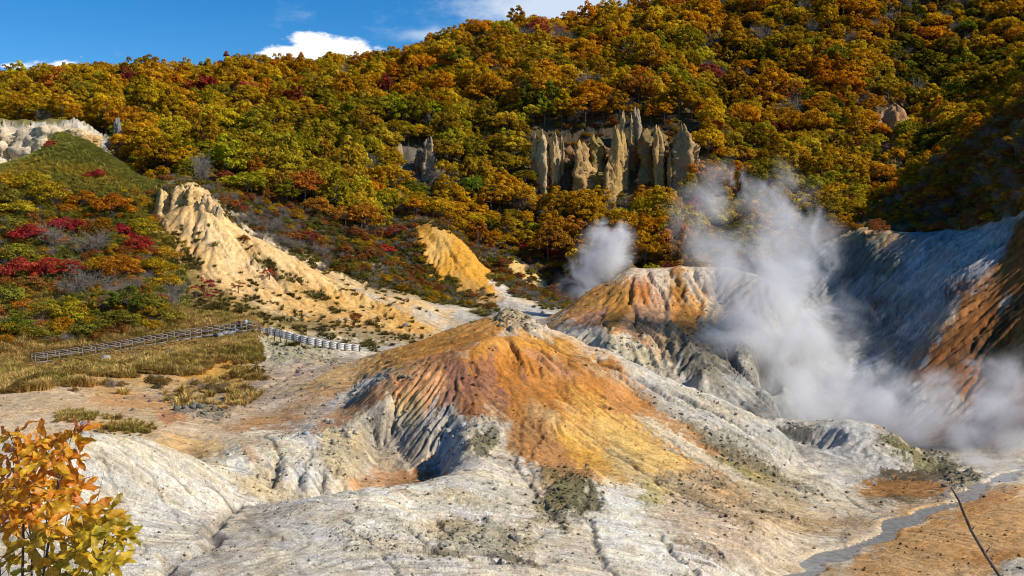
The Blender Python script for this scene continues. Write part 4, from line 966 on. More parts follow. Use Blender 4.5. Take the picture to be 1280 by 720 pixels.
# slopes behind the yellow ridge and round the ochre cliffs, and along the forest foot
x, y, pxv, q = seeds(5200, (205, 760, 205, 312), lambda x, y, p: ((low(x, y) < .2) & (y < np.interp(p, EDGE[:, 0], EDGE[:, 1]) * 1.05)) * (.3 + .7 * (fbm(x, y, .06, 2, .5, 171) > -.12)), 32)
ci = q.integers(0, 9, len(x)); pal = np.array([SC_[c] for c in ('olive', 'bare', 'gold', 'rust', 'bare', 'green', 'bare', 'bare', 'rust')])
add_pts(x, y, .26 + .34 * q.random(len(x)), pal[ci] * (.7 + .35 * q.random((len(x), 1))), np.where(np.isin(ci, (1, 4, 6, 7)), kmap[4], q.integers(0, 3, len(x))), q)
# spur above the grey hill
x, y, pxv, q = seeds(4200, (1020, 1500, 165, 330), lambda x, y, p: (y > np.interp(p, [1000, 1030, 1080, 1130, 1200, 1250, 1280, 1350, 1560], [240, 234, 226, 213, 196, 183, 175, 166, 160]) + 3) * .8, 33)
ci = q.integers(0, 8, len(x)); pal = np.array([SC_[c] for c in ('orange', 'bare', 'gold', 'rust', 'bare', 'olive', 'rust', 'bare')])
add_pts(x, y, .4 + .4 * q.random(len(x)), pal[ci] * (.7 + .4 * q.random((len(x), 1))), np.where(np.isin(ci, (1, 4, 7)), kmap[4], q.integers(0, 3, len(x))), q)
x, y, pxv, q = seeds(700, (-120, 335, 98, 150), lambda x, y, p: ((rowpy(x, y) < 492) & (y < np.interp(p, [44, 100, 150, 200, 260, 400], [126, 131, 134, 137, 140, 142]))) * (.1 + .6 * (fbm(x, y, .1, 2, .5, 205) > .05)), 35)
add_pts(x, y, .16 + .22 * q.random(len(x)), np.array((.40, .25, .07)) * (.45 + .6 * q.random((len(x), 1))), np.where(q.random(len(x)) < .3, kmap[4], q.integers(0, 3, len(x))), q)
x, y, pxv, q = seeds(900, (655, 885, 322, 374), lambda x, y, p: .55 + 0 * x, 34)
ci = q.integers(0, 5, len(x)); pal = np.array([SC_[c] for c in ('rust', 'bare', 'gold', 'olive', 'rust')])
add_pts(x, y, .35 + .35 * q.random(len(x)), pal[ci] * (.6 + .4 * q.random((len(x), 1))), np.where(ci == 1, kmap[4], q.integers(0, 3, len(x))), q)
PT_, PS_, PC_, PK_ = np.concatenate(PT), np.concatenate(PS), np.concatenate(PC), np.concatenate(PK)
scatter('brushwood', PT_, rs.random(len(PT_)) * 6.28, np.repeat(PS_[:, None], 3, 1), PC_, PK_, [list(SHRUB_FIRST[k].children) for k in kinds], 'mixed low autumn undergrowth between the shrubs and along the forest foot', 'undergrowth')

# ------------------------------------------------------------------ grass
def tuft_mesh(seed, nb, h, spread, w):
    q = np.random.default_rng(seed); V = []; Tq = []; lv = []
    for i in range(nb):
        a = q.random() * 6.28; rr = q.random()**.5 * spread * .35; b0 = np.array((rr * math.cos(a), rr * math.sin(a), -.08)); l = h * (.6 + .6 * q.random())
        out_ = np.array((math.cos(a), math.sin(a), 0)) * spread * (.3 + .7 * q.random()); sd = np.array((-math.sin(a), math.cos(a), 0)) * w
        m1 = b0 + out_ * .35 + np.array((0, 0, l * .65)); t1 = b0 + out_ + np.array((0, 0, l * (.75 + .25 * q.random())))
        k = len(V); V += [b0 - sd, b0 + sd, m1 + sd * .8, m1 - sd * .8, t1]; Tq.append(((k, k + 1, k + 2, k + 3), (k + 3, k + 2, k + 4))); v = q.random(); lv += [v] * 5
    return mesh_np('blades', V, [t[0] for t in Tq], [t[1] for t in Tq], M_GRASS, attr=lv)
TUFTS = [tuft_mesh(300, 60, .8, .55, .022), tuft_mesh(301, 70, .55, .75, .03), tuft_mesh(302, 46, .45, .6, .06)]
TUFT_FIRST = []
for (px, py, k, lab) in ((158,458,0,'tall straw-coloured grass tuft on the bench below the boardwalk'),(118,470,1,'low spreading grass tuft at the sandy edge of the bench'),(130,232,2,'broad-leaved bamboo grass clump on the green knoll')):
    p = spot(px, py); t = tag(empty('grass_tuft', p), lab, 'grass'); b_ = link('blades', TUFTS[k], t); b_['tcol'] = [.30, .20, .05] if k < 2 else [.13, .13, .025]; TUFT_FIRST.append(b_)
    t.scale = (1.6, 1.6, 1.6)
def bench_d(x, y, p):
    pyv = rowpy(x, y); c = low(x, y)
    edge = 455 + 18 * fbm(x, y, .12, 3, .5, 181) + np.clip((140 - p) * .25, 0, 40)
    d = (.25 + .75 * (fbm(x, y, .18, 3, .6, 185) > -.15)) * (pyv < edge + 22 * (fbm(x, y, .25, 2, .5, 183) > .2)) * (p < 325 + 10 * fbm(x, y, .2, 2, .5, 182)) * (y > 98) * (y < 164)
    d = np.maximum(d * 1.0, (np.abs(pyv - 528 - (p - 110) * .17) < 12) * (p > 70) * (p < 195) * (y > 70) * (y < 95) * (.06 + .34 * (fbm(x, y, .35, 3, .5, 184) > -.0)))
    return np.maximum(d, (c < .16) * (y > 96) * (y < 160) * (p < 330) * .6)
G1 = []; 
x, y, pxv, q = seeds(60000, (-160, 345, 70, 166), bench_d, 41)
strw = fbm(x, y, .16, 3, .5, 191)[:, None]
gc = np.array((.56, .36, .12)) + (np.array((.36, .27, .06)) - np.array((.56, .36, .12))) * np.clip(.35 + strw * 1.6, 0, 1); gc = gc * (.75 + .5 * q.random((len(x), 1)))
wy_ = np.interp(pxv, [44, 100, 150, 200, 260, 322, 400], [133, 138, 141, 144.5, 148.5, 152, 153]); nearw = smooth01(11, 3, wy_ - y) * (y < wy_ + 2.5) * (pxv > 30)
G1.append((x, y, (.65 + .6 * q.random(len(x)) + .5 * (fbm(x, y, .3, 2, .5, 193) > .15)) * (1 - .7 * nearw) * (1 - .45 * (y < 96)), gc, q.integers(0, 2, len(x))))
x, y, pxv, q = seeds(26000, (-160, 235, 150, 262), lambda x, y, p: (low(x, y) < .2) * (.4 + .6 * (y > 195)), 42)
gc = np.array((.42, .385, .09)) * (.7 + .6 * q.random((len(x), 1))) * (1 + np.array((.5, .2, 0)) * np.clip(fbm(x, y, .07, 3, .5, 194)[:, None] * 2, 0, 1))
G1.append((x, y, 1.1 + .9 * q.random(len(x)), gc, np.full(len(x), 2)))
x, y, pxv, q = seeds(16000, (210, 720, 190, 300), lambda x, y, p: (low(x, y) < .22) * .9, 43)
gc = np.array((.24, .195, .06)) * (.7 + .6 * q.random((len(x), 1))); G1.append((x, y, 1.0 + .9 * q.random(len(x)), gc, q.integers(1, 3, len(x))))
x, y, pxv, q = seeds(3000, (210, 560, 150, 205), lambda x, y, p: (low(x, y) < .33) * (.15 + .85 * (fbm(x, y, .12, 3, .5, 195) > .05)), 44)
gc = np.array((.17, .13, .04)) * (.7 + .6 * q.random((len(x), 1))); G1.append((x, y, .6 + .8 * q.random(len(x)), gc, q.integers(0, 3, len(x))))
x, y, pxv, q = seeds(14000, (1020, 1500, 165, 330), lambda x, y, p: (y > np.interp(p, [1000, 1030, 1080, 1130, 1200, 1250, 1280, 1350, 1560], [240, 234, 226, 213, 196, 183, 175, 166, 160]) + 3) * .9, 45)
gc = np.array((.22, .16, .045)) * (.7 + .6 * q.random((len(x), 1))); G1.append((x, y, 1.2 + .9 * q.random(len(x)), gc, q.integers(0, 3, len(x))))
gx_ = np.concatenate([a[0] for a in G1]); gy_ = np.concatenate([a[1] for a in G1]); gs = np.concatenate([a[2] for a in G1]); gcol = np.concatenate([a[3] for a in G1]); gk = np.concatenate([a[4] for a in G1])
scatter('dry_grass', np.stack([gx_, gy_, ground_z(gx_, gy_)], 1), rs.random(len(gx_)) * 6.28, np.repeat(gs[:, None], 3, 1), gcol, gk, [[b_] for b_ in TUFT_FIRST], 'straw and olive autumn grass covering the bench, the knoll and the slopes', 'grass')
print('plants', len(PT_), len(gx_), round(time.time() - T0, 1))

# ------------------------------------------------------------------ rocks
def ico(sub):
    import bmesh
    bm = bmesh.new(); bmesh.ops.create_icosphere(bm, subdivisions=sub, radius=1.0)
    V = np.array([v.co[:] for v in bm.verts]); T_ = [tuple(v.index for v in f.verts) for f in bm.faces]; bm.free(); return V, T_
def boulder_mesh(seed, sub=2):
    q = np.random.default_rng(seed); V, T_ = ico(sub)
    for i in range(9):                      # flat fracture faces
        d = q.standard_normal(3); d /= np.linalg.norm(d); h = .55 + .3 * q.random(); t = V @ d
        V = V - np.outer(np.maximum(t - h, 0), d)
    V = V * (1 + .10 * q.standard_normal((len(V), 1))) * (.75 + .5 * q.random(3)) * np.array((1, 1, .72))
    return mesh_np('boulder', V, None, T_, M_ROCK)
BOULD = [boulder_mesh(400 + i) for i in range(7)]
# cluster: column, row, spread x, spread y, count, size range (photo px), colour, phrase
CL = [
 (652,399,30,9,34,(4,11),(.36,.29,.19),'in the rubble heap on the rear crest of the orange mound'),
 (712,617,36,26,34,(4,12),(.15,.135,.085),'in the dark mossy scree on the flank of the orange mound'),
 (603,672,58,14,26,(5,15),(.36,.33,.26),'in the broken grey band across the pale hump'),
 (250,509,34,8,20,(5,14),(.15,.145,.125),'among the dark stones on the sandy flat'),
 (305,498,40,8,14,(4,9),(.17,.16,.14),'beside the grey channel on the sandy flat'),
 (372,440,40,13,22,(4,10),(.32,.31,.24),'on the greenish scree below the white fence'),
 (1195,597,22,9,16,(4,11),(.22,.20,.15),'on the rocky tip of the cratered mound by the stream'),
 (603,556,14,12,12,(5,13),(.14,.13,.09),'on the dark rock rib beside the scooped hollow'),
 (560,545,26,16,14,(5,14),(.40,.38,.35),'on the grey broken rim of the scooped hollow'),
 (495,475,22,10,12,(4,10),(.25,.21,.16),'on the shoulder above the scooped hollow'),
 (425,545,30,22,20,(5,14),(.42,.37,.27),'in the tan crags beside the pale rocky hollow'),
 (392,541,16,10,8,(6,14),(.36,.37,.39),'in the blue-grey crag of the pale rocky hollow'),
 (330,602,28,12,10,(4,10),(.45,.38,.27),'at the foot of the pale rocky hollow'),
 (930,575,60,16,18,(3,8),(.24,.22,.16),'on the streaked lower flank of the orange mound'),
 (1000,620,60,16,14,(3,7),(.35,.27,.18),'on the slope above the stream'),
 (185,502,60,12,22,(3,9),(.20,.185,.15),'on the sandy flat between the grass and the pale dome'),(120,515,60,8,10,(3,8),(.30,.24,.17),'on the pale sand beside the grass strip'),(1190,665,70,30,18,(2.5,6),(.40,.28,.16),'on the orange sand flat beside the stream'),
 (790,436,40,10,14,(4,9),(.35,.34,.28),'at the pale foot of the far orange mound'),
 (880,440,36,20,14,(4,9),(.17,.16,.13),'on the dark end of the far orange mound'),
 (375,398,10,6,4,(8,16),(.42,.32,.18),'on the tan outcrop above the white fence'),(425,405,14,5,4,(7,14),(.42,.32,.18),'on the tan outcrop above the white fence'),
 (440,655,60,20,16,(2.5,6),(.22,.21,.15),'on the speckled top of the pale hump'),(850,600,40,30,12,(3,7),(.28,.24,.17),'on the golden flank of the orange mound'),
 (133,449,4,2,1,(17,18),(.30,.28,.26),'grey, under the lower end of the boardwalk'),(285,417,14,4,8,(9,14),(.24,.24,.24),'in the stone footing under the boardwalk'),(150,186,3,2,1,(20,22),(.17,.16,.155),'dark grey, in front of the forest behind the green knoll'),
 (270,505,60,20,20,(2.5,6),(.22,.20,.16),'scattered over the sandy flat'),(505,408,3,2,1,(8,9),(.2,.19,.18),'dark, on the white apron below the yellow ridge'),
]
rb = np.random.default_rng(51); BF = {}
for (cx, cy, sx, sy, cnt, (s0, s1), c, ph) in CL:
    for i in range(max(1, int(cnt * .68))):
        p = spot(cx + rb.standard_normal() * sx * .55, cy + rb.standard_normal() * sy * .55); k = int(rb.integers(0, 7))
        spx = s0 + (s1 - s0) * rb.random()**1.8; sc = spx / F * p[1] / 2
        o = link('boulder', BOULD[k]); o.location = p + np.array((0, 0, sc * .1)); o.rotation_euler = (rb.random() * .6, rb.random() * .6, rb.random() * 6.28); o.scale = (sc, sc, sc)
        o['tcol'] = [float(v) for v in np.array(c) * (.8 + .45 * rb.random())]
        if ph[0] in 'gd' and cnt == 1: lab = ph.split(',')[0] + ' boulder' + ph.split(',')[1] if False else ph.replace(', ', ' boulder ', 1)
        else: lab = ('larger' if spx > (s0 + s1) / 2 else 'small') + ' rough stone ' + ph
        tag(o, lab, 'rock', lab); BF.setdefault(k, o)
# loose rubble: too small to count
q = np.random.default_rng(52); nR = 90000
pxv = -60 + q.random(nR) * 1400; Yv = 38 * np.exp(q.random(nR) * math.log(175 / 38)); x = (pxv - 640) / F * Yv
rgv = at_ground(ROUGH, x, Yv); kp = (q.random(nR) < np.clip((rgv - .2) * .6, .02 + .10 * (Yv < 75) * (fbm(x, Yv, .25, 3, .6, 201) > .1), .6)) & (at_ground(LUM, x, Yv) > .08); x, Yv = x[kp], Yv[kp]
bc = np.clip(at_ground(COLR, x, Yv) * (.35 + .6 * q.random((len(x), 1))), .03, .6); rsz = (.03 + .10 * q.random(len(x))**3) * (Yv / 55.0)**.8
scatter('rubble', np.stack([x, Yv, ground_z(x, Yv) + rsz * .2], 1), q.random(len(x)) * 6.28, np.repeat(rsz[:, None], 3, 1) * (.7 + .6 * q.random((len(x), 3))), bc, q.integers(0, len(BF), len(x)), [[BF[k]] for k in sorted(BF)], 'loose chips of stone strewn over the volcanic clay', 'rubble', tilt=q.random((len(x), 2)) * .8)

# ------------------------------------------------------------------ rock pinnacles in the forest, crags on the yellow ridge
def spire_mesh(seed, w, h, depth, jag=.5, lean=0.0):
    """fluted, tapering rock needle, foot at z=0"""
    q = np.random.default_rng(seed); nz_, na = 26, 22; V = []
    ph = q.random(6) * 6.28
    for i in range(nz_):
        t = i / (nz_ - 1); z = h * (t * 1.12 - .12)
        taper = (1.05 - .34 * t**1.2 + .12 * math.sin(t * 8 + ph[3]) - .10 * round(t * 4 + .6 * math.sin(ph[1])) / 4) * (1 if t < .93 else 1 - 8 * (t - .93)); taper = max(taper, .05)
        for j in range(na):
            a = 2 * math.pi * j / na
            fl = 1 + .22 * math.sin(3 * a + ph[0] + 1.3 * t) + .16 * math.sin(5 * a + ph[1] - 2 * t) + .12 * math.sin(9 * a + ph[2] + 3 * t)
            fl *= 1 + .10 * math.sin(t * 17 + 2 * a + ph[3]) + .11 * q.standard_normal()
            zz = z + h * .17 * jag * (t**2) * (math.sin(2 * a + ph[4]) + .6 * math.sin(5 * a + ph[5]))
            V.append((w / 2 * taper * fl * math.cos(a) + lean * t * w, depth / 2 * taper * fl * math.sin(a), zz))
    V.append((lean * w, 0, h * 1.0)); Q_ = [(i * na + j, i * na + (j + 1) % na, (i + 1) * na + (j + 1) % na, (i + 1) * na + j) for i in range(nz_ - 1) for j in range(na)]
    T_ = [((nz_ - 1) * na + j, (nz_ - 1) * na + (j + 1) % na, nz_ * na) for j in range(na)]
    return mesh_np('rock_pinnacle', V, Q_, T_, M_ROCK)
SPIRES = [ # column, top row, foot row, width px, colour, distance, label
 (668,174,206,6,(.40,.36,.28),352,'thin pale needle at the end of the pinnacle row'),(677,170,228,15,(.46,.41,.32),350,'tall pale fluted pinnacle at the end of the row'),(694,173,228,12,(.40,.35,.27),351,'narrow pinnacle close beside the tall pale fluted one'),(702,174,205,6,(.36,.31,.24),354,'short thin needle behind the narrow pinnacle'),
 (727,183,232,20,(.40,.31,.21),349,'brown pointed pinnacle with a broad skirt'),(747,176,228,22,(.24,.20,.12),353,'dull olive rock tower in the pinnacle row'),(768,167,218,14,(.42,.34,.22),351,'tan pinnacle in the cluster below the thin needles'),(779,171,210,13,(.42,.34,.22),353,'tan pinnacle leaning on the cluster below the thin needles'),(779,145,185,6,(.40,.35,.27),362,'thin needle standing free above the cluster'),(789,149,190,7,(.44,.37,.26),361,'slender pale needle beside the grey column'),(797,141,192,13,(.27,.25,.225),362,'blunt grey rock column highest in the row'),
 (760,208,240,15,(.36,.29,.20),347,'low pointed rock in front of the cluster'),(812,168,228,32,(.22,.18,.12),356,'broad dark rock wall between the pinnacles'),(824,166,230,13,(.40,.31,.21),350,'slim brown pinnacle before the dark rock wall'),(852,164,234,24,(.34,.28,.22),349,'massive grey-brown pinnacle with pale edges'),(867,183,232,14,(.40,.32,.24),349,'shorter pinnacle leaning against the massive one'),(839,194,230,9,(.38,.30,.20),348,'small sharp rock at the foot of the massive pinnacle'),
 (499,184,208,7,(.34,.30,.25),344,'small stub of rock in the dark forest gully'),(537,177,222,15,(.34,.30,.26),343,'pale streaked outcrop in the dark forest gully'),(524,190,220,10,(.22,.19,.16),345,'dark rock beside the pale streaked outcrop'),(1116,138,196,26,(.40,.25,.15),398,'brown crag in the shadowed ravine'),(1102,160,200,16,(.28,.19,.13),399,'dark shoulder rock of the brown crag'),(8,160,212,34,(.52,.48,.42),293,'pale buttress of the white bluff beyond the knoll'),(36,158,208,30,(.50,.46,.40),294,'grey-streaked buttress in the white bluff'),(64,157,200,32,(.54,.49,.41),294,'cream buttress in the white bluff above the knoll'),(92,161,196,28,(.52,.46,.36),292,'tan-topped buttress at the end of the white bluff'),(114,170,198,22,(.50,.38,.24),289,'low tan rock where the white bluff meets the forest'),(-22,160,214,34,(.52,.48,.42),293,'outermost pale buttress of the white bluff'),(352,128,140,5,(.40,.38,.35),400,'tiny pale rock poking out of the forest'),(148,150,200,8,(.20,.19,.185),296,'thin dark rock needle behind the green knoll'),
 (203,240,288,20,(.60,.45,.26),212,'yellow crag with a dark cleft on the ridge head'),(222,235,290,24,(.62,.46,.27),212,'broad yellow crag capping the ridge'),(243,234,290,20,(.60,.44,.25),211,'pointed yellow crag capping the ridge'),(258,246,292,16,(.56,.42,.27),210,'grey-yellow crag at the ridge shoulder'),(271,259,300,13,(.50,.40,.28),209,'rounded grey buttress at the end of the crags'),
]
rw = np.random.default_rng(91)
for k in range(13):
    px_ = 668 + k * 16.5 + rw.normal() * 3; SPIRES.append((px_, 184 + rw.normal() * 6 - 8 * math.exp(-((px_ - 790) / 40)**2), 234, 21 + 6 * rw.random(), (.20 + .04 * rw.random(), .165, .115), 359 + rw.random() * 3, 'dull brown block of the broken cliff behind the row of pinnacles'))
for i, (px, ty, by, wp, c, Yv, lab) in enumerate(SPIRES):
    w = wp / F * Yv * 1.15; b_ = P3(px, by, Yv); h = (by - ty) / F * Yv
    gz_ = float(ground_z(b_[0], b_[1])); zb = min(b_[2], gz_) - .5
    h = P3(px, ty, Yv)[2] - zb
    o = link('rock_pinnacle', spire_mesh(500 + i, w * (1.25 if 'bluff' in lab else 1), h, w * 1.1, .18 if 'bluff' in lab else .36 if Yv < 300 else .6, .12 * math.sin(i * 2.3))); o.location = (b_[0], b_[1], zb); o.rotation_euler = (0, 0, .5 * math.sin(i))
    cl_ = np.array(c) * (np.array((.95, .84, .68)) if 300 < Yv < 380 else np.array((1.1, 1.0, .88)) if 'bluff' in lab else .92); o['tcol'] = [float(v) for v in np.clip(cl_.mean() + (cl_ - cl_.mean()) * 1.35, .02, .7)]; tag(o, lab, 'rock', 'cliff blocks behind the pinnacles' if 'dull brown block' in lab else None)
print('rocks', len(x), round(time.time() - T0, 1))

# ------------------------------------------------------------------ stream
tx_ = np.gradient(SX_); ty_ = np.gradient(SY_); ln = np.hypot(tx_, ty_); nx_, ny_ = ty_ / ln, -tx_ / ln
V = np.stack([np.stack([SX_ + nx_ * (SW_ + .9) * f_, SY_ + ny_ * (SW_ + .9) * f_, SZ_ - .09], 1) for f_ in (-1, -.5, 0, .5, 1)], 1).reshape(-1, 3)
Q_ = [(i * 5 + j, i * 5 + j + 1, (i + 1) * 5 + j + 1, (i + 1) * 5 + j) for i in range(len(SX_) - 1) for j in range(4)]
mt = new_mat('stream_water'); n, m, ramp, mix, Lk = node_tools(mt.node_tree)
co = n('ShaderNodeTexCoord'); nz_w = n('ShaderNodeTexNoise', i_Vector=co.outputs['Object'], i_Scale=2.5, i_Detail=4)
bp = n('ShaderNodeBump', i_Height=nz_w.outputs[0], i_Strength=.25, i_Distance=.1)
pb = n('ShaderNodeBsdfPrincipled', i_Base_Color=ramp(nz_w.outputs[0], [(.3, (.17, .165, .15)), (.7, (.30, .285, .255))]), i_Roughness=.22, i_Normal=bp.outputs[0])
n('ShaderNodeOutputMaterial', i_Surface=pb.outputs[0])
so_ = link('stream', mesh_np('stream', V, Q_, None, mt, True)); so_['kind'] = 'structure'

# ------------------------------------------------------------------ boardwalk with railings, white board fence
def piece(name, me_, parent): return link(name, me_, parent)
bw = [(44,456,133),(100,448.5,138),(150,440,141),(200,431,144.5),(260,421,148.5),(322,413.5,152)]
bw = np.array([P3(*p) for p in bw]) + np.array((0, 0, .2))
def along(pts_, t):
    d = np.concatenate([[0], np.cumsum(np.linalg.norm(np.diff(pts_, axis=0), axis=1))]); return np.stack([np.interp(t * d[-1], d, pts_[:, k]) for k in range(3)], -1), d[-1]
root = tag(empty('boardwalk', bw[0]), 'long grey timber boardwalk with railings climbing over the grassy bench', 'boardwalk')
def local(me_, o):
    return me_
NPOST = 20; base0 = np.array(root.location)
P_, Lw = along(bw, np.linspace(0, 1, NPOST)); side = np.array((P_[-1] - P_[0])[[1, 0]]) ; side = np.array((-(P_[-1] - P_[0])[1], (P_[-1] - P_[0])[0], 0)); side /= np.linalg.norm(side)
def beamobj(name, a, b, w, h, mat, parent):
    mb = MB(); mb.beam(a - base0, b - base0, w, h); return piece(name, mb.mesh(name, mat), parent)
up_ = np.array((0, 0, 1.0))
for sgn, off in (('near', 0.0), ('far', 1.7)):
    R0 = P_ + side * off
    for i in range(NPOST):
        g_ = min(float(ground_z(R0[i, 0], R0[i, 1])), R0[i, 2]) - .3
        beamobj('post', np.array((R0[i, 0], R0[i, 1], g_)), R0[i] + up_ * 1.08, .12, .12, M_TIMBER, root)
        if i:
            beamobj('rail', R0[i - 1] + up_ * 1.10, R0[i] + up_ * 1.10, .14, .08, M_TIMBER, root)
            beamobj('rail', R0[i - 1] + up_ * .62, R0[i] + up_ * .62, .05, .12, M_TIMBER, root)
            if off == 0: beamobj('edge_beam', R0[i - 1] + up_ * .02 - side * .1, R0[i] + up_ * .02 - side * .1, .08, .26, M_TIMBER, root)
for i in range(1, NPOST): beamobj('deck', P_[i - 1] + side * .85 - up_ * .02, P_[i] + side * .85 - up_ * .02, 1.6, .07, M_DECK, root)
wf = [(326,417,153),(340,420,153),(355,424,152),(370,427.5,152),(385,431,152),(400,434,152.5),(425,438,153),(450,440,154)]
wf = np.array([P3(*p) for p in wf])
fence = tag(empty('board_fence', wf[0]), 'white board fence stepping down the slope below the yellow ridge', 'fence'); base0 = np.array(fence.location)
NB = 15; W_, _ = along(wf, np.linspace(0, 1, NB))
for i in range(NB):
    g_ = min(float(ground_z(W_[i, 0], W_[i, 1])), W_[i, 2] - .2) - .3
    beamobj('post', np.array((W_[i, 0], W_[i, 1] - .08, g_)), np.array((W_[i, 0], W_[i, 1] - .08, W_[i, 2] + 1.32 - .02 * i)), .11, .11, M_TIMBER, fence)
    if i:
        for j in range(4):
            h0, h1 = (.12 + .30 * j) * (1 - .012 * i), (.12 + .30 * j) * (1 - .012 * i)
            if i == 1 and j in (0, 3): continue
            beamobj('board', W_[i - 1] + up_ * (h0 + .1), W_[i] + up_ * (h1 + .1), .04, .255, M_WHITEWOOD, fence)

# ------------------------------------------------------------------ two people on the boardwalk
def person(loc, rz, jacket, trousers, hair, label):
    J = {'pelvis': (0, 0, .92), 'waist': (0, 0, 1.08), 'chest': (0, .02, 1.30), 'neckb': (0, .01, 1.44), 'neck': (0, .02, 1.50), 'head': (0, .04, 1.60), 'crown': (0, .03, 1.70),
         'shL': (.17, .01, 1.40), 'elL': (.23, .06, 1.14), 'wrL': (.16, .26, 1.06), 'haL': (.14, .34, 1.07), 'shR': (-.17, .01, 1.40), 'elR': (-.25, .02, 1.13), 'wrR': (-.22, .16, .95), 'haR': (-.21, .22, .90),
         'hiL': (.10, 0, .88), 'knL': (.11, .04, .48), 'anL': (.11, 0, .09), 'toL': (.12, .16, .04), 'hiR': (-.10, 0, .88), 'knR': (-.11, .02, .48), 'anR': (-.12, -.06, .09), 'toR': (-.13, .10, .04)}
    Rr = {'pelvis': .15, 'waist': .14, 'chest': .165, 'neckb': .10, 'neck': .055, 'head': .098, 'crown': .07, 'sh': .085, 'el': .055, 'wr': .038, 'ha': .04, 'hi': .10, 'kn': .068, 'an': .048, 'to': .04}
    nm = list(J); E = [('pelvis', 'waist'), ('waist', 'chest'), ('chest', 'neckb'), ('neckb', 'neck'), ('neck', 'head'), ('head', 'crown')]
    for s_ in 'LR': E += [('neckb', 'sh' + s_), ('sh' + s_, 'el' + s_), ('el' + s_, 'wr' + s_), ('wr' + s_, 'ha' + s_), ('pelvis', 'hi' + s_), ('hi' + s_, 'kn' + s_), ('kn' + s_, 'an' + s_), ('an' + s_, 'to' + s_)]
    me_ = bpy.data.meshes.new('person'); me_.from_pydata([J[k] for k in nm], [(nm.index(a), nm.index(b)) for a, b in E], [])
    o = link('person', me_); o.location = loc; o.rotation_euler = (0, 0, rz)
    md = o.modifiers.new('skin', 'SKIN')
    lay = me_.skin_vertices[0] if len(me_.skin_vertices) else None
    if lay is None:
        import bmesh
        bm = bmesh.new(); bm.from_mesh(me_); bm.verts.layers.skin.verify(); bm.to_mesh(me_); bm.free(); lay = me_.skin_vertices[0]
    for i, k in enumerate(nm):
        rr = Rr.get(k, Rr.get(k[:2], .05)); lay.data[i].radius = (rr, rr * (.8 if k in ('pelvis', 'waist', 'chest') else 1)); lay.data[i].use_root = k == 'pelvis'
    o.modifiers.new('smooth', 'SUBSURF').render_levels = 2
    mt = new_mat('person_clothes'); n, m, ramp, mix, Lk = node_tools(mt.node_tree)
    z_ = n('ShaderNodeSeparateXYZ', i_0=n('ShaderNodeTexCoord').outputs['Object']).outputs[2]
    c = ramp(m('DIVIDE', z_, 1.8), [(0, (.03, .03, .03)), (.06, trousers), (.51, jacket), (.825, (.45, .27, .19)), (.905, hair)], 'CONSTANT')
    pb = n('ShaderNodeBsdfPrincipled', i_Base_Color=c, i_Roughness=.8); n('ShaderNodeOutputMaterial', i_Surface=pb.outputs[0]); me_.materials.append(mt)
    return tag(o, label, 'person')
for f_, rz, jk, tr, hr, lab in ((.925, 2.6, (.20, .05, .05), (.03, .03, .04), (.015, .012, .01), 'person in a dark red jacket leaning at the top of the boardwalk'), (.955, -2.3, (.30, .38, .50), (.04, .045, .06), (.02, .015, .012), 'person in a pale blue jacket at the top of the boardwalk')):
    p, _ = along(bw, np.array([f_])); p = p[0] + side * .75; person(p + np.array((0, 0, .03)), rz, jk, tr, hr, lab)

# ------------------------------------------------------------------ stone marker post behind the pale dome
p = spot(106, 541); p = np.array([(106 - 640) / F * 63.0, 63.0, 0]); p[2] = ground_z(p[0], p[1])
mp_ = tag(empty('marker_post', p), 'short square grey concrete marker post behind the pale dome', 'post')
hh = P3(106, 527, 63)[2] - p[2]
mb = MB(); mb.beam((0, 0, -.3), (0, 0, hh - .06), .42, .42); link('shaft', mb.mesh('shaft', M_CONCRETE), mp_)
mb = MB(); mb.beam((0, 0, hh - .058), (0, 0, hh), .34, .34); link('cap', mb.mesh('cap', M_CONCRETE), mp_)

# ------------------------------------------------------------------ oak sapling in the near corner, every leaf its own piece
mt = new_mat('oak_leaf'); n, m, ramp, mix, Lk = node_tools(mt.node_tree)
tc = n('ShaderNodeAttribute', attribute_type='OBJECT', attribute_name='tcol'); co = n('ShaderNodeTexCoord')
sx_ = n('ShaderNodeSeparateXYZ', i_0=co.outputs['Object'])
rib = m('ABSOLUTE', m('SINE', m('ADD', m('MULTIPLY', sx_.outputs[0], 260.0), m('MULTIPLY', m('ABSOLUTE', sx_.outputs[1]), -240.0))))
mid = m('LESS_THAN', m('ABSOLUTE', sx_.outputs[1]), .0016)
nz_l = n('ShaderNodeTexNoise', i_Vector=co.outputs['Object'], i_Scale=38.0, i_Detail=4)
c = mix(1.0, tc.outputs[0], ramp(nz_l.outputs[0], [(.3, (.55, .45, .4)), (.55, (1, 1, 1)), (.75, (1.15, 1.2, 1.1))]), 'MULTIPLY')
c = mix(m('MULTIPLY', m('GREATER_THAN', rib, .97), .35), c, (.55, .36, .10)); c = mix(m('MULTIPLY', mid, .6), c, (.6, .42, .14))
d_ = n('ShaderNodeBsdfPrincipled', i_Base_Color=c, i_Roughness=.42); d_.inputs['Specular IOR Level'].default_value = .35
t_l = n('ShaderNodeBsdfTranslucent', i_Color=c); sh = n('ShaderNodeMixShader', i_0=.5, i_1=d_.outputs[0], i_2=t_l.outputs[0]); n('ShaderNodeOutputMaterial', i_Surface=sh.outputs[0])
M_OAK = mt
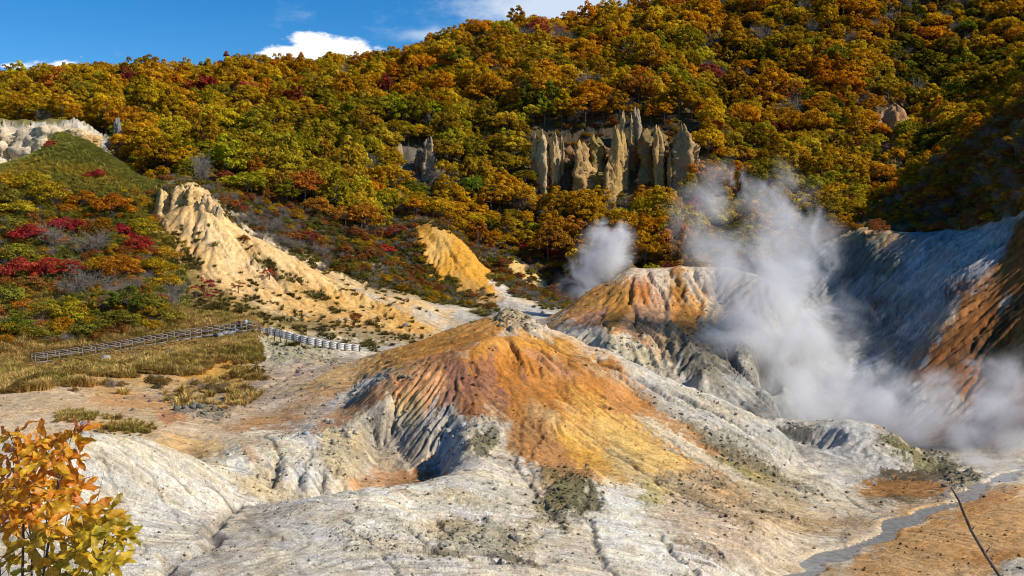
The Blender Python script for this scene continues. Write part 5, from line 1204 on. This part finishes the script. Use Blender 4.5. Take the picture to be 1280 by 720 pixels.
def oak_leaf(seed):
    q = np.random.default_rng(seed); L_ = .125; K = 15; V = []; Q_ = []
    bend = .25 + .5 * q.random(); fold = .18 + .3 * q.random(); tw = .5 * q.standard_normal()
    for i in range(K):
        t = i / (K - 1); x_ = t * L_
        w_ = L_ * .235 * math.sin(math.pi * min(1, t**.8 * .98 + .02))**.75 * (.55 + .6 * t) * (1 + .13 * math.cos(t * 6.28 * 5.2 + .4))
        w_ = max(w_, .0012); zc = -bend * L_ * (t - .2)**2 * .9 + .006 * math.sin(t * 9 + seed)
        for k_, f_ in enumerate((-1, -.5, 0, .5, 1)):
            a_ = tw * t; yy = f_ * w_; zz = zc + fold * abs(yy) + .004 * math.sin(t * 14 + f_ * 3 + seed) * abs(f_)
            V.append((x_, yy * math.cos(a_) - (zz - zc) * math.sin(a_), zc + yy * math.sin(a_) + (zz - zc) * math.cos(a_)))
    Q_ = [(i * 5 + j, i * 5 + j + 1, (i + 1) * 5 + j + 1, (i + 1) * 5 + j) for i in range(K - 1) for j in range(4)]
    return mesh_np('leaf', V, Q_, None, M_OAK, True)
LEAVES = [oak_leaf(600 + i) for i in range(6)]
ro = np.random.default_rng(71)
YO = 6.6
ob = np.array([(20 - 640) / F * YO, YO, 0]); ob[2] = ground_z(ob[0], ob[1])
oak = tag(empty('oak_sapling', ob), 'young oak with orange and yellow-green lobed leaves in the near corner', 'oak')
tips = [] # column, row, distance, green share
for (px, py) in [(8,566),(30,556),(52,560),(72,548),(90,540),(18,585),(44,580),(68,574),(88,566),(6,610),(30,606),(56,604),(76,592),(14,632),(40,630),(64,628),(86,636),(104,640),(4,655),(28,652),(54,654),(80,658),(60,676),(36,680),(96,664),(112,672),(128,664),(140,650),(150,672),(134,690),(112,694),(88,690),(64,700),(118,712),(146,706),(94,716),(40,712),(70,722),(134,640),(100,610),(-12,600),(-15,650),(10,545),(48,546),(22,620),(48,618),(10,700),(70,610)]:
    tips.append((px + ro.normal() * 3, py + ro.normal() * 3, YO + ro.normal() * .28, float(np.clip((py - 628) / 70 + (px - 70) / 160 + ro.normal() * .15, 0, 1))))
stems = [P3(-10, 640, YO), P3(30, 610, YO), P3(70, 620, YO - .1), P3(40, 680, YO + .1), P3(105, 690, YO - .1), P3(130, 680, YO)]
for st in stems:
    mb = MB(); mid_ = ob * .45 + st * .55 + np.array((ro.normal() * .05, ro.normal() * .05, -.12))
    mb.tube([np.zeros(3) - np.array((0, 0, .15)), mid_ - ob, st - ob], [.016, .011, .006], 6); link('stem', mb.mesh('stem', M_BARK, True), oak)
nleaf = 0; order = ro.permutation(len(tips)); tips = [tips[i] for i in order]; extra = []
for (px, py, Yt, gr) in tips:
    tp = P3(px, py, Yt); st = min(stems, key=lambda a: np.linalg.norm(a - tp) + (.3 if a[2] > tp[2] else 0)); mb = MB()
    mb.tube([st - ob, (st + tp) / 2 - ob + ro.normal(size=3) * .015, tp - ob], [.0045, .0035, .002], 5); link('twig', mb.mesh('twig', M_BARK, True), oak)
    ax = tp - st; ax[2] = abs(ax[2]) + .05; ax /= np.linalg.norm(ax)
    for k_ in range(int(ro.integers(9, 13))):
        nleaf += 1; single = k_ < 6
        lf = link('leaf', LEAVES[int(ro.integers(0, 6))], oak) if single else bpy.data.objects.new('leaf', LEAVES[int(ro.integers(0, 6))])
        az = k_ * 2.4 + ro.random(); pit = .15 + .75 * ro.random()
        lf.location = tp - ob - ax * (.05 * ro.random()) ; lf.rotation_euler = (mathutils.Matrix.Rotation(.75 + .25 * ro.normal(), 3, 'X') @ mathutils.Euler((ro.normal() * .5, -pit + .55, az)).to_matrix()).to_euler()
        sc = .70 + .55 * ro.random(); lf.scale = (sc, sc * (.75 + .3 * ro.random()), sc)
        base_c = np.array((.90, .42, .014)) if ro.random() > .3 else np.array((.80, .25, .012)); gc_ = np.array((.66, .46, .022)) if ro.random() < .65 else np.array((.34, .31, .02))
        if not single: lf.location += mathutils.Vector((0, .12, 0)); extra.append((lf, gr)); continue
        g_ = min(1, max(0, gr + ro.normal() * .18)); lf['tcol'] = [float(v) for v in np.clip((base_c * (1 - g_) + gc_ * g_) * (.85 + .45 * ro.random()), .01, .85)]
for (a_, b_) in (((60,625),(80,560)),((82,655),(92,600)),((112,665),(130,590)),((150,700),(165,655)),((0,700),(30,668)),((0,720),(38,682)),((10,720),(48,690))):
    mb = MB(); p0, p1 = P3(a_[0], a_[1], YO + .3), P3(b_[0], b_[1], YO + .35); mb.tube([ob * .2 + p0 * .8 - ob - np.array((0, 0, .2)), p0 - ob, p1 - ob], [.005, .0035, .0015], 5); link('bare_twig', mb.mesh('bare_twig', M_BARK, True), oak)
for nm_, sel, c_ in (('back_leaves', lambda g: g < .5, (.72, .27, .012)), ('lower_back_leaves', lambda g: g >= .5, (.46, .34, .02))):
    Vb = []; Qb = []; k0 = 0
    for lf, gr in extra:
        if not sel(gr): continue
        M4 = mathutils.Matrix.LocRotScale(lf.location, lf.rotation_euler, lf.scale); vv = [tuple(M4 @ v.co) for v in lf.data.vertices]; Vb += vv
        Qb += [tuple(i + k0 for i in p.vertices) for p in lf.data.polygons]; k0 += len(vv)
    if Vb:
        ob_ = link(nm_, mesh_np(nm_, Vb, Qb, None, M_OAK, True), oak); ob_['kind'] = 'stuff'; ob_['tcol'] = list(c_)
for lf, gr in extra: bpy.data.objects.remove(lf)
# red curled leaves at the very top
for (px, py, az, pit) in ((92,536,1.2,-1.2),(98,534,.3,-1.0),(96,530,2.2,-1.35)):
    lf = link('leaf', LEAVES[1], oak); lf.location = P3(px, py + 8, YO) - ob; lf.rotation_euler = (1.2, pit, az); lf.scale = (.9, .5, .9); lf['tcol'] = [.34, .05, .02]

# ------------------------------------------------------------------ dead stick in the near right corner
st_ = [P3(1276,760,7.8), P3(1251,722,7.8), P3(1231,692,7.82), P3(1214,663,7.8), P3(1203,637,7.79), P3(1199,626,7.79), P3(1189,609,7.8)]
b0 = st_[0].copy(); b0[2] = float(ground_z(b0[0], b0[1])) - .2
stk = np.array([b0] + st_); mb = MB(); mb.tube(stk - b0, [.018, .0155, .013, .0135, .0115, .0105, .0095, .006], 8)
for (kx, l_) in ((3, .10), (4, .07), (2, .05)): mb.tube([stk[kx] - b0, stk[kx] - b0 + np.array((l_ * .4, 0, l_ * .5))], [.008, .004], 5)
o = link('dead_branch', mb.mesh('dead_branch', M_DRYWOOD, True)); o.location = b0; tag(o, 'thin leafless dead branch leaning over the orange sand flat', 'branch')

# ------------------------------------------------------------------ steam
def steam(name, blobs, dens, label, scale=.12, seed=0.0, rag=3.1, thr=.30):
    """a drifting cloud of steam: round puffs (column, row, distance, radius in photo px, weight) broken up by turbulence"""
    mt = new_mat('steam'); n, m, ramp, mix, Lk = node_tools(mt.node_tree)
    co = n('ShaderNodeTexCoord').outputs['Object']; C_ = []; 
    for (px, py, Yv, rp, wt) in blobs: C_.append((P3(px, py, Yv), rp / F * Yv, wt))
    org = np.mean([c for c, _, _ in C_], axis=0)
    field = None
    for c, rad, wt in C_:
        vd = n('ShaderNodeVectorMath', operation='SUBTRACT', i_0=co, i_1=tuple(c - org)); sc = n('ShaderNodeVectorMath', operation='MULTIPLY', i_0=vd.outputs[0], i_1=(1 / rad, 1 / (rad * .9), 1 / rad))
        dt = n('ShaderNodeVectorMath', operation='DOT_PRODUCT', i_0=sc.outputs[0], i_1=sc.outputs[0]).outputs['Value']
        g_ = m('MULTIPLY', m('POWER', 2.718, m('MULTIPLY', dt, -.9)), wt); field = g_ if field is None else m('SMOOTH_MAX', field, g_, .25)
    of = n('ShaderNodeVectorMath', operation='ADD', i_0=co, i_1=(seed, seed * 1.7, -seed))
    nz_s = n('ShaderNodeTexNoise', i_Vector=of.outputs[0], i_Scale=scale, i_Detail=6.0, i_Roughness=.66, i_Distortion=1.1)
    f_ = m('ADD', field, m('MULTIPLY', m('MULTIPLY', m('SUBTRACT', nz_s.outputs[0], .5), rag), m('MINIMUM', m('MULTIPLY', field, 2.2), 1.0)))
    d_ = m('MULTIPLY', n('ShaderNodeMapRange', interpolation_type='SMOOTHSTEP', i_0=f_, i_1=thr, i_2=thr + 1.15).outputs[0], dens)
    pv = n('ShaderNodeVolumePrincipled', i_Density=d_, i_Anisotropy=.15); pv.inputs['Color'].default_value = (.97, .97, .975, 1)
    n('ShaderNodeOutputMaterial', i_Volume=pv.outputs[0])
    lo = np.min([c - r_ * 1.75 for c, r_, _ in C_], axis=0); hi = np.max([c + r_ * 1.75 for c, r_, _ in C_], axis=0)
    mid_, ext = (lo + hi) / 2, (hi - lo) / 2
    V, T_ = ico(3); V = np.sign(V) * np.abs(V)**.6 * ext * 1.02 + (mid_ - org)
    o = link(name, mesh_np(name, V, None, T_, mt)); o.location = org
    return tag(o, label, 'steam')
steam('steam_plume', [(738,366,208,18,1.1),(736,345,208,24,1.2),(752,326,208,30,1.35),(764,306,207,28,1.25),(742,312,208,20,.8),(776,300,207,16,.7),(712,360,209,24,.6),(728,338,208,20,.6),(770,286,206,18,.55)], .6, 'small white steam puff rising behind the far orange mound', .22, 3.0)
steam('steam_plume', [(925,485,146,46,1.1),(905,445,146,46,.95),(945,420,147,62,1.3),(960,370,148,64,1.3),(925,345,149,54,1.15),(990,345,149,54,1.05),(960,300,150,50,.9),(1005,430,148,56,1.15),(885,300,151,48,.78),(970,258,151,54,.82),(890,258,152,52,.70),(1010,300,150,48,.85),(930,238,152,40,.6),(985,485,145,50,1.25),(1040,470,150,40,.9),(1060,430,158,40,.6),(1090,465,150,36,.7)], .32, 'tall billowing steam column above the dark vent basin', .14, 9.0)
steam('steam_plume', [(1010,505,128,50,1.2),(1060,490,130,48,1.1),(1100,515,126,50,1.25),(1150,525,124,46,1.2),(1180,500,126,42,.95),(1215,545,118,46,1.25),(1250,525,118,50,1.25),(1275,485,120,44,1.0),(1275,565,112,40,1.15),(1150,550,119,32,.9),(1230,470,122,38,.65),(1330,520,115,56,1.2),(1060,535,124,32,.8),(1225,580,108,30,.8),(1190,460,132,34,.5)], .34, 'low bank of steam drifting along the stream behind the cratered mound', .18, 17.0)
steam('steam_plume', [(1060,380,172,50,.5),(1110,400,168,46,.45),(1050,430,168,46,.55),(1120,350,176,40,.35),(1150,430,160,40,.4),(1010,380,172,40,.6)], .10, 'thin veil of steam across the grey stony hill', .10, 27.0)
steam('steam_plume', [(1238,590,97,18,.9),(1215,610,92,14,.6),(1262,582,99,22,1.0)], .3, 'wisp of steam over the stream beside the sand flat', .35, 33.0)
print('done', round(time.time() - T0, 1))
